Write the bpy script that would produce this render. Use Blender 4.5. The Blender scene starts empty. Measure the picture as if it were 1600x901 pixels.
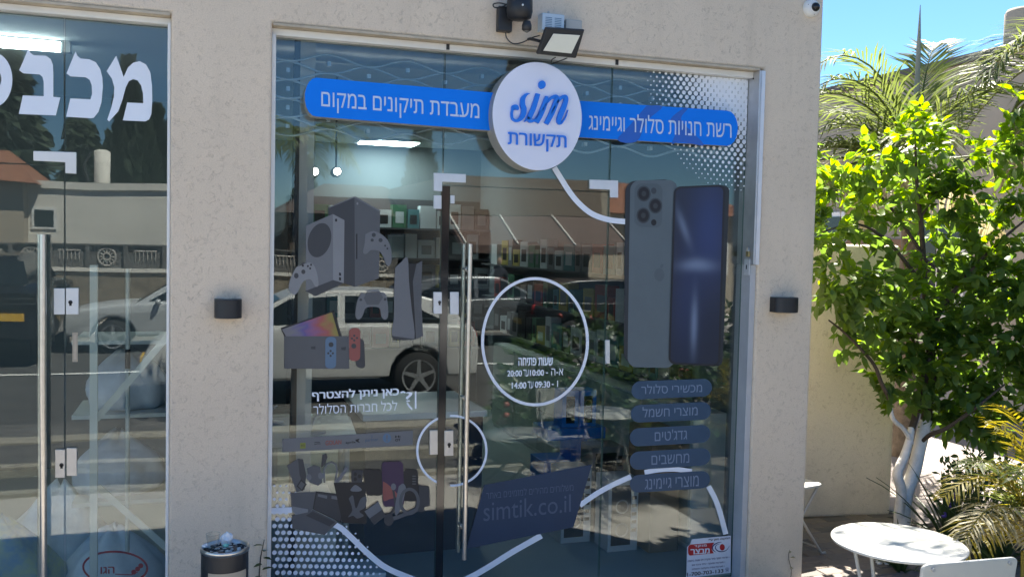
import bpy, bmesh, math, random, mathutils
import mathutils.geometry
from mathutils import Vector, Matrix
sc = bpy.context.scene
COL = sc.collection
rnd = random.Random(7)
R = math.radians

# ------------------------------------------------------------------ camera
F = 1450.0
CAM = Vector((0.0, -4.5, 1.917))
_yaw, _pit, _rol = R(18.52), R(-2.73), R(1.278)
_fw = Vector((math.sin(_yaw)*math.cos(_pit), math.cos(_yaw)*math.cos(_pit), math.sin(_pit)))
_rt = Vector((math.cos(_yaw), -math.sin(_yaw), 0))
_up = _rt.cross(_fw)
RT = math.cos(_rol)*_rt + math.sin(_rol)*_up
UP = -math.sin(_rol)*_rt + math.cos(_rol)*_up
FW = _fw
cd = bpy.data.cameras.new('camera')
cam = bpy.data.objects.new('camera', cd)
COL.objects.link(cam)
cd.sensor_width = 36.0
cd.lens = 36.0*F/1600.0
cd.clip_start = 0.05
cd.clip_end = 2000
cam.matrix_world = Matrix(((RT.x, UP.x, -FW.x, CAM.x), (RT.y, UP.y, -FW.y, CAM.y), (RT.z, UP.z, -FW.z, CAM.z), (0, 0, 0, 1)))
sc.camera = cam

# measuring helpers: where the line of sight through a photo pixel meets a real plane
def ray(px, py):
    return RT*((px-800)/F) + UP*(-(py-450.5)/F) + FW
def fy(px, py, y=0.0):
    d = ray(px, py)
    return CAM + d*((y-CAM.y)/d.y)
def gz(px, py, z=0.0):
    d = ray(px, py)
    return CAM + d*((z-CAM.z)/d.z)

# ------------------------------------------------------------------ light
SUN = Vector((0.38, 0.47, 1.0)).normalized()
w = bpy.data.worlds.new('World')
sc.world = w
w.use_nodes = True
nt = w.node_tree
bg = nt.nodes['Background']
sky = nt.nodes.new('ShaderNodeTexSky')
sky.sky_type = 'NISHITA'
sky.sun_disc = False
sky.sun_elevation = math.asin(SUN.z)
sky.sun_rotation = math.atan2(SUN.x, SUN.y)
sky.air_density = 1.0
sky.altitude = 800
sky.dust_density = 0.0
sky.ozone_density = 6.0
wb_mul = nt.nodes.new('ShaderNodeMix')
wb_mul.data_type = 'RGBA'
wb_mul.blend_type = 'MULTIPLY'
wb_mul.inputs[0].default_value = 1.0
wb_mul.inputs[7].default_value = (0.74, 0.92, 1.0, 1)      # a clear, deep blue sky all round
nt.links.new(sky.outputs[0], wb_mul.inputs[6])
nt.links.new(wb_mul.outputs[2], bg.inputs[0])
bg.inputs[1].default_value = 0.05
sl = bpy.data.lights.new('sun', 'SUN')
sl.energy = 5.0
sl.angle = R(0.53)
sl.color = (1.0, 0.93, 0.82)
so = bpy.data.objects.new('sun', sl)
COL.objects.link(so)
so.rotation_euler = (-SUN).to_track_quat('-Z', 'Y').to_euler()
so.location = SUN*30
sc.view_settings.view_transform = 'Standard'
sc.view_settings.look = 'None'
sc.view_settings.exposure = 2.15
sc.view_settings.gamma = 1.0
sc.render.engine = 'CYCLES'
sc.cycles.transparent_max_bounces = 24
sc.cycles.max_bounces = 8
sc.cycles.sample_clamp_indirect = 6.0

# ------------------------------------------------------------------ materials
def mat(name, col, rough=0.6, metal=0.0, var=0.0, vs=6.0, bump=0.0, bs=60.0, spec=0.5, col2=None, trans=0.0, emit=0.0):
    m = bpy.data.materials.new(name)
    m.use_nodes = True
    n, l = m.node_tree.nodes, m.node_tree.links
    p = n['Principled BSDF']
    p.inputs['Base Color'].default_value = (*col, 1)
    p.inputs['Roughness'].default_value = rough
    p.inputs['Metallic'].default_value = metal
    p.inputs['Specular IOR Level'].default_value = spec
    if var or col2:
        tc = n.new('ShaderNodeTexCoord')
        nz = n.new('ShaderNodeTexNoise')
        nz.inputs['Scale'].default_value = vs
        nz.inputs['Detail'].default_value = 6
        nz.inputs['Roughness'].default_value = 0.65
        l.new(tc.outputs['Object'], nz.inputs['Vector'])
        rp = n.new('ShaderNodeValToRGB')
        rp.color_ramp.elements[0].position = 0.3
        rp.color_ramp.elements[1].position = 0.7
        a = col2 if col2 else tuple(c*(1-var) for c in col)
        b = col if col2 else tuple(min(1, c*(1+var)) for c in col)
        rp.color_ramp.elements[0].color = (*a, 1)
        rp.color_ramp.elements[1].color = (*b, 1)
        l.new(nz.outputs['Fac'], rp.inputs[0])
        l.new(rp.outputs[0], p.inputs['Base Color'])
    if bump:
        tc2 = n.new('ShaderNodeTexCoord')
        nb = n.new('ShaderNodeTexNoise')
        nb.inputs['Scale'].default_value = bs
        nb.inputs['Detail'].default_value = 4
        l.new(tc2.outputs['Object'], nb.inputs['Vector'])
        bp = n.new('ShaderNodeBump')
        bp.inputs['Strength'].default_value = bump
        bp.inputs['Distance'].default_value = 0.01
        l.new(nb.outputs['Fac'], bp.inputs['Height'])
        l.new(bp.outputs[0], p.inputs['Normal'])
    if emit:
        p.inputs['Emission Color'].default_value = (*col, 1)
        p.inputs['Emission Strength'].default_value = emit
    if trans:
        o = n['Material Output']
        t = n.new('ShaderNodeBsdfTranslucent')
        src = p.inputs['Base Color']
        hs = n.new('ShaderNodeHueSaturation')
        hs.inputs['Saturation'].default_value = 1.15
        hs.inputs['Value'].default_value = 2.3
        hs.inputs['Hue'].default_value = 0.488
        if src.is_linked:
            l.new(src.links[0].from_socket, hs.inputs['Color'])
        else:
            hs.inputs['Color'].default_value = (*col, 1)
        l.new(hs.outputs[0], t.inputs[0])
        mx = n.new('ShaderNodeMixShader')
        mx.inputs[0].default_value = trans
        l.new(p.outputs[0], mx.inputs[1])
        l.new(t.outputs[0], mx.inputs[2])
        l.new(mx.outputs[0], o.inputs[0])
    return m

def glass_mat(name, r0=0.045, tint=(0.80, 0.87, 0.86)):
    m = bpy.data.materials.new(name)
    m.use_nodes = True
    n, l = m.node_tree.nodes, m.node_tree.links
    n.remove(n['Principled BSDF'])
    o = n['Material Output']
    tr = n.new('ShaderNodeBsdfTransparent')
    tr.inputs[0].default_value = (*tint, 1)
    gl = n.new('ShaderNodeBsdfGlossy')
    gl.inputs['Roughness'].default_value = 0.0
    gl.inputs['Color'].default_value = (0.95, 1.0, 1.0, 1)
    lw = n.new('ShaderNodeLayerWeight')
    lw.inputs['Blend'].default_value = 0.5
    pw = n.new('ShaderNodeMath')
    pw.operation = 'POWER'
    pw.inputs[1].default_value = 5
    l.new(lw.outputs['Facing'], pw.inputs[0])
    ml = n.new('ShaderNodeMath')
    ml.operation = 'MULTIPLY_ADD'
    ml.inputs[1].default_value = 1-r0
    ml.inputs[2].default_value = r0
    l.new(pw.outputs[0], ml.inputs[0])
    # panes are never perfectly flat: a very slow wave in the reflection
    tc = n.new('ShaderNodeTexCoord')
    nz = n.new('ShaderNodeTexNoise')
    nz.inputs['Scale'].default_value = 1.6
    nz.inputs['Detail'].default_value = 0
    l.new(tc.outputs['Object'], nz.inputs['Vector'])
    bp = n.new('ShaderNodeBump')
    bp.inputs['Strength'].default_value = 0.35
    bp.inputs['Distance'].default_value = 0.004
    l.new(nz.outputs['Fac'], bp.inputs['Height'])
    l.new(bp.outputs[0], gl.inputs['Normal'])
    mx = n.new('ShaderNodeMixShader')
    l.new(ml.outputs[0], mx.inputs[0])
    l.new(tr.outputs[0], mx.inputs[1])
    l.new(gl.outputs[0], mx.inputs[2])
    l.new(mx.outputs[0], o.inputs[0])
    return m

def stucco_mat(name, col, groove, scale=17.0, strength=0.5):
    m = bpy.data.materials.new(name)
    m.use_nodes = True
    n, l = m.node_tree.nodes, m.node_tree.links
    p = n['Principled BSDF']
    p.inputs['Roughness'].default_value = 0.92
    p.inputs['Specular IOR Level'].default_value = 0.15
    tc = n.new('ShaderNodeTexCoord')
    def noise(s, d=2.0, dist=0.0):
        q = n.new('ShaderNodeTexNoise')
        q.inputs['Scale'].default_value = s
        q.inputs['Detail'].default_value = d
        q.inputs['Distortion'].default_value = dist
        l.new(tc.outputs['Object'], q.inputs['Vector'])
        return q
    def ramp(src, a, b, ca=(0, 0, 0, 1), cb=(1, 1, 1, 1)):
        r = n.new('ShaderNodeValToRGB')
        r.color_ramp.elements[0].position = a
        r.color_ramp.elements[1].position = b
        r.color_ramp.elements[0].color = ca
        r.color_ramp.elements[1].color = cb
        l.new(src, r.inputs[0])
        return r.outputs[0]
    def math_(op, a, b=None):
        q = n.new('ShaderNodeMath')
        q.operation = op
        for i, v in enumerate((a, b)):
            if v is None:
                continue
            if isinstance(v, (int, float)):
                q.inputs[i].default_value = v
            else:
                l.new(v, q.inputs[i])
        return q.outputs[0]
    worm = math_('ABSOLUTE', math_('SUBTRACT', noise(scale, 2.5, 1.2).outputs['Fac'], 0.5))
    line = ramp(worm, 0.006, 0.035)                     # 0 in a groove
    mask = ramp(noise(scale*1.1, 2).outputs['Fac'], 0.47, 0.57)   # grooves come and go
    patch = ramp(noise(2.2, 3).outputs['Fac'], 0.3, 0.62)
    inv = math_('SUBTRACT', 1.0, line)
    g = math_('MULTIPLY', math_('MULTIPLY', inv, mask), math_('ADD', math_('MULTIPLY', patch, 0.75), 0.25))
    base = ramp(noise(1.3, 8).outputs['Fac'], 0.25, 0.75, (*[c*0.91 for c in col], 1), (*[c*1.06 for c in col], 1))
    fine = ramp(noise(180, 2).outputs['Fac'], 0.3, 0.7, (0.9, 0.9, 0.9, 1), (1.05, 1.05, 1.05, 1))
    mul = n.new('ShaderNodeMix')
    mul.data_type = 'RGBA'
    mul.blend_type = 'MULTIPLY'
    mul.inputs[0].default_value = 1
    l.new(base, mul.inputs[6])
    l.new(fine, mul.inputs[7])
    mx = n.new('ShaderNodeMix')
    mx.data_type = 'RGBA'
    l.new(math_('MULTIPLY', g, strength), mx.inputs[0])
    l.new(mul.outputs[2], mx.inputs[6])
    mx.inputs[7].default_value = (*groove, 1)
    # splash dirt creeping up from the ground
    sep = n.new('ShaderNodeSeparateXYZ')
    l.new(tc.outputs['Object'], sep.inputs[0])
    mr = n.new('ShaderNodeMapRange')
    mr.inputs[1].default_value = 0.5
    mr.inputs[2].default_value = 0.0
    l.new(sep.outputs[2], mr.inputs[0])
    dirt = math_('MULTIPLY', mr.outputs[0], ramp(noise(5, 5).outputs['Fac'], 0.35, 0.7))
    mp = n.new('ShaderNodeMapping')
    mp.inputs['Scale'].default_value = (9.0, 9.0, 0.5)
    l.new(tc.outputs['Object'], mp.inputs['Vector'])
    sk_ = n.new('ShaderNodeTexNoise')
    sk_.inputs['Scale'].default_value = 1.0
    sk_.inputs['Detail'].default_value = 5
    l.new(mp.outputs[0], sk_.inputs['Vector'])
    streak = math_('MULTIPLY', ramp(sk_.outputs['Fac'], 0.5, 0.75), ramp(noise(0.9, 2).outputs['Fac'], 0.42, 0.65))
    dirt = math_('MAXIMUM', dirt, math_('MULTIPLY', streak, 0.45))
    md = n.new('ShaderNodeMix')
    md.data_type = 'RGBA'
    l.new(math_('MULTIPLY', dirt, 0.5), md.inputs[0])
    l.new(mx.outputs[2], md.inputs[6])
    md.inputs[7].default_value = (*[c*0.5 for c in col], 1)
    l.new(md.outputs[2], p.inputs['Base Color'])
    bp = n.new('ShaderNodeBump')
    bp.inputs['Strength'].default_value = 0.45
    bp.inputs['Distance'].default_value = 0.006
    hgt = math_('ADD', math_('SUBTRACT', 1.0, g), math_('MULTIPLY', noise(150, 3).outputs['Fac'], 0.35))
    l.new(hgt, bp.inputs['Height'])
    l.new(bp.outputs[0], p.inputs['Normal'])
    return m

M = {}
M['stucco'] = stucco_mat('stucco', (0.745, 0.625, 0.49), (0.36, 0.30, 0.235), 26.0, 0.33)
M['stucco_cream'] = stucco_mat('stucco_cream', (0.82, 0.74, 0.60), (0.38, 0.32, 0.22), 22, 0.4)
M['white_alu'] = mat('white_aluminium', (0.74, 0.74, 0.72), 0.35, var=0.06, vs=4)
M['beige_trim'] = mat('beige_plaster_edge', (0.50, 0.43, 0.33), 0.9, var=0.2, vs=9)
M['steel'] = mat('brushed_steel', (0.62, 0.60, 0.57), 0.28, 1.0, var=0.08, vs=40)
M['steel_d'] = mat('satin_steel', (0.58, 0.56, 0.53), 0.4, 0.6, var=0.08, vs=12)
M['alu'] = mat('mill_aluminium', (0.50, 0.51, 0.53), 0.42, 0.75, var=0.12, vs=7)
M['jamb'] = mat('grey_white_jamb', (0.44, 0.45, 0.47), 0.4, var=0.08, vs=6)
M['alu_lt'] = mat('pale_aluminium', (0.66, 0.68, 0.71), 0.4, 0.4, var=0.06, vs=8)
M['glass'] = glass_mat('shop_glass', 0.058, (0.885, 0.925, 0.925))
M['glass_edge'] = mat('glass_edge_green', (0.10, 0.19, 0.17), 0.2)
M['gap_fill'] = mat('dark_gap_fill', (0.008, 0.010, 0.013), 0.08, spec=0.6)  # near-black colour stands for the unlit gap at the door
M['black'] = mat('black_plastic', (0.022, 0.023, 0.026), 0.45, var=0.2, vs=15)
M['black_coat'] = mat('black_powder_coat', (0.016, 0.018, 0.022), 0.4, bump=0.15, bs=400)
M['white'] = mat('white_vinyl', (0.78, 0.83, 0.92), 0.45, var=0.03, vs=3)
M['white_paint'] = mat('white_paint', (0.78, 0.78, 0.74), 0.5, var=0.05, vs=5)
M['blue'] = mat('sign_blue', (0.001, 0.205, 0.86), 0.5, spec=0.2, var=0.03, vs=3)
M['blue_d'] = mat('sign_blue_dark', (0.006, 0.11, 0.52), 0.35)
M['logo_blue'] = mat('logo_blue', (0.003, 0.19, 0.80), 0.45)
M['acrylic'] = mat('white_acrylic', (0.76, 0.78, 0.90), 0.3, var=0.02, vs=2)
M['sign_side'] = mat('sign_side_metal', (0.38, 0.37, 0.34), 0.5, 0.2, var=0.1, vs=6)
M['letter_grey'] = mat('pale_blue_print', (0.55, 0.66, 0.85), 0.5)
M['navy'] = mat('navy_vinyl', (0.008, 0.035, 0.085), 0.5, var=0.1, vs=4)
M['navy_txt'] = mat('grey_blue_print', (0.06, 0.095, 0.16), 0.5)
M['pill'] = mat('slate_blue_vinyl', (0.025, 0.067, 0.13), 0.45, var=0.1, vs=5)
M['pill_txt'] = mat('slate_blue_print', (0.17, 0.235, 0.35), 0.5)
def flat(name, c, r=0.5, v=0.06):
    M[name] = mat(name, c, r, var=v, vs=5)
flat('print_dark', (0.038, 0.041, 0.048)); flat('print_grey', (0.14, 0.147, 0.16)); flat('print_mid', (0.085, 0.09, 0.10))
flat('print_lt', (0.21, 0.217, 0.23)); flat('print_black', (0.012, 0.013, 0.016)); flat('print_red', (0.26, 0.075, 0.065))
flat('print_blue', (0.10, 0.17, 0.26)); flat('print_violet', (0.06, 0.05, 0.17)); flat('print_pink', (0.26, 0.09, 0.10))
flat('print_orange', (0.30, 0.13, 0.05)); flat('print_purple', (0.045, 0.02, 0.06)); flat('print_lime', (0.20, 0.22, 0.03))
flat('phone_back', (0.105, 0.135, 0.155)); flat('phone_bump', (0.085, 0.112, 0.13)); flat('phone_side', (0.022, 0.028, 0.036))
flat('phone_frame', (0.014, 0.016, 0.024)); flat('phone_lens', (0.010, 0.011, 0.015)); flat('phone_ring', (0.045, 0.055, 0.065))
flat('red_print', (0.42, 0.008, 0.014)); flat('navy_print', (0.02, 0.03, 0.14)); flat('black_print', (0.015, 0.015, 0.025))
flat('sticker_white', (0.66, 0.70, 0.80))
M['cam_white'] = mat('camera_white', (0.74, 0.74, 0.72), 0.35)
M['cam_dome'] = mat('camera_dome', (0.01, 0.01, 0.012), 0.05)
M['lens_glass'] = mat('lens_glass', (0.18, 0.18, 0.17), 0.12)
M['flood_glass'] = mat('floodlight_glass', (0.76, 0.75, 0.64), 0.25, var=0.04)
M['box_white'] = mat('vented_box_white', (0.55, 0.66, 0.75), 0.45, var=0.05)
M['box_slot'] = mat('vent_slot', (0.10, 0.22, 0.36), 0.6)
M['box_grey'] = mat('junction_box_grey', (0.46, 0.45, 0.42), 0.6, var=0.05)
M['brass'] = mat('brass', (0.42, 0.33, 0.16), 0.35, 0.8)
M['tan'] = mat('tan_panel', (0.40, 0.35, 0.27), 0.5, var=0.08)
M['pebble_w'] = mat('white_pebble', (0.70, 0.69, 0.65), 0.6, var=0.1, vs=30)
M['pebble_b'] = mat('black_pebble', (0.025, 0.025, 0.03), 0.5)
M['tissue'] = mat('tissue_paper', (0.80, 0.83, 0.88), 0.9)
M['teal_paper'] = mat('teal_wrapper', (0.18, 0.50, 0.46), 0.6)
M['cup'] = glass_mat('clear_cup', 0.08, (0.86, 0.87, 0.87))
M['bark'] = mat('bark', (0.075, 0.055, 0.04), 0.9, var=0.4, vs=20, bump=0.6, bs=60)
M['limewash'] = mat('white_limewashed_bark', (0.80, 0.77, 0.72), 0.85, var=0.16, vs=16, bump=0.5, bs=50)
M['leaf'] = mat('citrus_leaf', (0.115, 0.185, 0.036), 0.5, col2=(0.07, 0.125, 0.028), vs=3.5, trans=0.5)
M['leaf_sun_tint'] = mat('citrus_leaf_sun_tint', (0.155, 0.235, 0.022), 0.4, col2=(0.10, 0.175, 0.018), vs=4, trans=0.66)  # sunlight put into the colour: yellower, more translucent copy of the leaf
M['palm'] = mat('palm_frond_green', (0.125, 0.155, 0.05), 0.5, col2=(0.08, 0.11, 0.035), vs=3, trans=0.45)
M['palm_dry'] = mat('palm_frond_dry', (0.36, 0.33, 0.20), 0.6, col2=(0.20, 0.18, 0.09), vs=5, trans=0.3)
M['palm_y'] = mat('yellow_palm', (0.34, 0.28, 0.045), 0.5, col2=(0.16, 0.16, 0.03), vs=5, trans=0.4)
M['strap'] = mat('strap_leaf', (0.055, 0.09, 0.028), 0.4, col2=(0.03, 0.055, 0.02), vs=5, trans=0.25)
M['shrub'] = mat('shrub_leaf', (0.06, 0.11, 0.03), 0.5, col2=(0.03, 0.065, 0.02), vs=6, trans=0.3)
M['cypress'] = mat('cypress_green', (0.03, 0.05, 0.022), 0.8, col2=(0.014, 0.026, 0.014), vs=1.2)
M['flower'] = mat('violet_flower', (0.07, 0.04, 0.22), 0.6)
M['paver'] = mat('grey_paver', (0.19, 0.165, 0.145), 0.85, var=0.22, vs=5, bump=0.3, bs=90)
M['paver2'] = mat('brown_grey_paver', (0.22, 0.185, 0.155), 0.85, var=0.22, vs=5, bump=0.3, bs=90)
M['paver3'] = mat('dark_paver', (0.14, 0.13, 0.12), 0.85, var=0.22, vs=5, bump=0.3, bs=90)
M['joint'] = mat('sand_joint', (0.12, 0.105, 0.085), 0.95, var=0.3, vs=14)
M['pave_lt'] = mat('pale_paving', (0.27, 0.235, 0.215), 0.85, var=0.12, vs=3, bump=0.2, bs=60)
M['soil'] = mat('garden_soil', (0.07, 0.052, 0.036), 0.95, var=0.4, vs=10, bump=0.6, bs=30)
M['asphalt'] = mat('asphalt', (0.075, 0.073, 0.07), 0.9, var=0.25, vs=2, bump=0.2, bs=120)
M['concrete'] = mat('concrete', (0.42, 0.39, 0.355), 0.9, var=0.18, vs=3)
M['concrete_d'] = mat('weathered_concrete', (0.115, 0.11, 0.105), 0.9, var=0.25, vs=3)
M['kerb_y'] = mat('worn_kerb_paint', (0.40, 0.37, 0.30), 0.8, col2=(0.2, 0.185, 0.16), vs=9)
M['rubble'] = mat('rubble_wall', (0.20, 0.17, 0.13), 0.95, var=0.45, vs=5, bump=0.7, bs=9)
M['plaster_w'] = mat('white_plaster', (0.66, 0.63, 0.57), 0.9, var=0.08, vs=1)
M['plaster_b'] = mat('beige_plaster', (0.42, 0.36, 0.28), 0.9, var=0.1, vs=1)
M['plaster_br'] = mat('brown_render', (0.11, 0.085, 0.065), 0.9, var=0.15, vs=1)
M['plaster_g'] = mat('weathered_grey_render', (0.40, 0.355, 0.29), 0.92, col2=(0.32, 0.28, 0.225), vs=0.9)
M['tile'] = mat('terracotta_tile', (0.33, 0.14, 0.075), 0.85, col2=(0.20, 0.085, 0.05), vs=4)
M['tile_d'] = mat('dark_roof_tile', (0.085, 0.06, 0.05), 0.85, var=0.25, vs=4)
M['awning'] = mat('brown_awning', (0.13, 0.085, 0.07), 0.8, var=0.1, vs=2)
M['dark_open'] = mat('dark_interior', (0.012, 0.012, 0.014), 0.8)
M['win_glass'] = mat('dark_window_glass', (0.015, 0.02, 0.024), 0.05)
M['car_white'] = mat('white_car_paint', (0.56, 0.56, 0.55), 0.25)
M['car_silver'] = mat('silver_car_paint', (0.50, 0.52, 0.53), 0.25, 0.1)
M['car_black'] = mat('black_car_paint', (0.012, 0.014, 0.018), 0.15)
M['car_grey'] = mat('grey_car_paint', (0.16, 0.17, 0.18), 0.22, 0.3)
M['tyre'] = mat('tyre_rubber', (0.015, 0.015, 0.016), 0.85)
M['rim'] = mat('alloy_rim', (0.34, 0.35, 0.36), 0.35, 0.4)
M['red_lamp'] = mat('tail_lamp_red', (0.35, 0.015, 0.012), 0.2)
M['plate_y'] = mat('yellow_plate', (0.70, 0.42, 0.03), 0.5)
M['room'] = mat('room_wall', (0.15, 0.175, 0.19), 0.9, var=0.05, vs=1)
M['room_floor'] = mat('pale_floor_tile', (0.30, 0.37, 0.37), 0.35, var=0.06, vs=1.2)
M['ceil'] = mat('ceiling_panel', (0.50, 0.52, 0.53), 0.9)
M['lightpanel'] = mat('lit_ceiling_panel', (0.86, 1.0, 0.96), 0.5, emit=9.0)
M['spot'] = mat('lit_spot_bulb', (1.0, 0.97, 0.92), 0.5, emit=6.0)
M['cab'] = mat('white_cabinet', (0.64, 0.68, 0.67), 0.4, var=0.03)
M['cab2'] = mat('grey_drawer', (0.31, 0.37, 0.36), 0.45, var=0.04)
M['carton'] = mat('brown_carton', (0.22, 0.155, 0.10), 0.85, var=0.1, vs=4)
M['dkblue'] = mat('dark_navy_panel', (0.008, 0.014, 0.03), 0.5)
M['display_blue'] = mat('display_stand_blue', (0.008, 0.22, 0.66), 0.5, var=0.08, vs=3)
M['rod'] = mat('galvanised_rod', (0.38, 0.45, 0.52), 0.4, 0.4, var=0.1, vs=20)
M['bag_w'] = mat('white_plastic_bag', (0.72, 0.77, 0.80), 0.35, var=0.16, vs=6, trans=0.2)
M['bag_b'] = mat('blue_printed_bag', (0.10, 0.24, 0.48), 0.4, col2=(0.50, 0.52, 0.20), vs=7)
M['linen'] = mat('pale_linen', (0.62, 0.66, 0.70), 0.9, var=0.2, vs=5)
M['rack'] = mat('rack_white', (0.52, 0.56, 0.52), 0.5)
M['skin'] = mat('skin', (0.42, 0.25, 0.17), 0.6)
M['cloth_d'] = mat('dark_cloth', (0.03, 0.035, 0.05), 0.9)
M['cloth_r'] = mat('red_cloth', (0.3, 0.03, 0.03), 0.9)
M['chair'] = mat('white_enamel', (0.56, 0.56, 0.52), 0.4, var=0.04, vs=6)
M['steel_leg'] = mat('grey_enamel', (0.42, 0.42, 0.40), 0.45)
M['canopy'] = mat('orange_canopy', (0.50, 0.24, 0.10), 0.8)
flat('g_red', (0.26, 0.05, 0.04)); flat('g_yel', (0.34, 0.28, 0.08)); flat('g_grn', (0.05, 0.14, 0.08)); flat('g_gry', (0.16, 0.16, 0.17)); flat('g_wht', (0.44, 0.47, 0.49)); flat('g_teal', (0.05, 0.17, 0.19)); flat('g_blk', (0.02, 0.02, 0.024))

# phone screen: a swirl of blue light print (flat print, colours of the picture itself)
def screen_mat():
    m = mat('phone_screen_print', (0.01, 0.02, 0.10), 0.4)
    n, l = m.node_tree.nodes, m.node_tree.links
    p = n['Principled BSDF']
    at = n.new('ShaderNodeAttribute')
    at.attribute_name = 'uvp'
    sep = n.new('ShaderNodeSeparateXYZ')
    l.new(at.outputs['Vector'], sep.inputs[0])
    def mth(op, a, b=None, c=None):
        q = n.new('ShaderNodeMath')
        q.operation = op
        for i, v in enumerate((a, b, c)):
            if v is None: continue
            if isinstance(v, (int, float)): q.inputs[i].default_value = v
            else: l.new(v, q.inputs[i])
        return q.outputs[0]
    u, v = sep.outputs[0], sep.outputs[1]          # v: 0 top, 1 bottom
    def blob(cu, cv, su, sv, amp):
        a = mth('POWER', mth('DIVIDE', mth('SUBTRACT', u, cu), su), 2)
        b = mth('POWER', mth('DIVIDE', mth('SUBTRACT', v, cv), sv), 2)
        return mth('MULTIPLY', mth('EXPONENT', mth('MULTIPLY', mth('ADD', a, b), -1)), amp)
    ub = mth('SUBTRACT', u, mth('MULTIPLY', mth('SUBTRACT', v, 0.22), 1.3))
    a = mth('POWER', mth('DIVIDE', mth('SUBTRACT', ub, 0.18), 0.08), 2)
    b = mth('POWER', mth('DIVIDE', mth('SUBTRACT', v, 0.22), 0.10), 2)
    diag = mth('MULTIPLY', mth('EXPONENT', mth('MULTIPLY', mth('ADD', a, b), -1)), 0.55)
    light = mth('ADD', mth('ADD', blob(0.5, 0.445, 0.36, 0.035, 0.8), blob(0.47, 0.78, 0.07, 0.15, 0.75)), diag)
    blue = mth('ADD', blob(0.75, 0.25, 0.4, 0.3, 1.0), blob(0.3, 0.65, 0.3, 0.3, 0.45))
    mx = n.new('ShaderNodeMix'); mx.data_type = 'RGBA'
    l.new(blue, mx.inputs[0])
    mx.inputs[6].default_value = (0.009, 0.018, 0.045, 1)
    mx.inputs[7].default_value = (0.014, 0.038, 0.14, 1)
    m2 = n.new('ShaderNodeMix'); m2.data_type = 'RGBA'
    l.new(light, m2.inputs[0])
    l.new(mx.outputs[2], m2.inputs[6])
    m2.inputs[7].default_value = (0.19, 0.25, 0.38, 1)
    l.new(m2.outputs[2], p.inputs['Base Color'])
    return m
M['screen'] = screen_mat()
def oled_mat():
    m = mat('tablet_screen_print', (0.2, 0.2, 0.25), 0.4)
    n, l = m.node_tree.nodes, m.node_tree.links
    at = n.new('ShaderNodeAttribute'); at.attribute_name = 'uvp'
    sep = n.new('ShaderNodeSeparateXYZ'); l.new(at.outputs['Vector'], sep.inputs[0])
    nz = n.new('ShaderNodeTexNoise'); nz.inputs['Scale'].default_value = 3.0; nz.inputs['Detail'].default_value = 1
    l.new(at.outputs['Vector'], nz.inputs['Vector'])
    ad = n.new('ShaderNodeMath'); ad.operation = 'MULTIPLY_ADD'
    ad.inputs[1].default_value = 0.5; ad.inputs[2].default_value = -0.25
    l.new(nz.outputs['Fac'], ad.inputs[0])
    a2 = n.new('ShaderNodeMath'); a2.operation = 'ADD'
    l.new(ad.outputs[0], a2.inputs[0]); l.new(sep.outputs[0], a2.inputs[1])
    r = n.new('ShaderNodeValToRGB')
    e = r.color_ramp.elements
    e[0].position = 0.1; e[0].color = (0.17, 0.17, 0.19, 1)
    e[1].position = 0.95; e[1].color = (0.24, 0.20, 0.05, 1)
    for pz, c in ((0.38, (0.10, 0.08, 0.25)), (0.55, (0.22, 0.09, 0.20)), (0.75, (0.32, 0.08, 0.07))):
        q = e.new(pz); q.color = (*c, 1)
    l.new(a2.outputs[0], r.inputs[0])
    l.new(r.outputs[0], n['Principled BSDF'].inputs['Base Color'])
    return m
M['oled'] = oled_mat()

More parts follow.
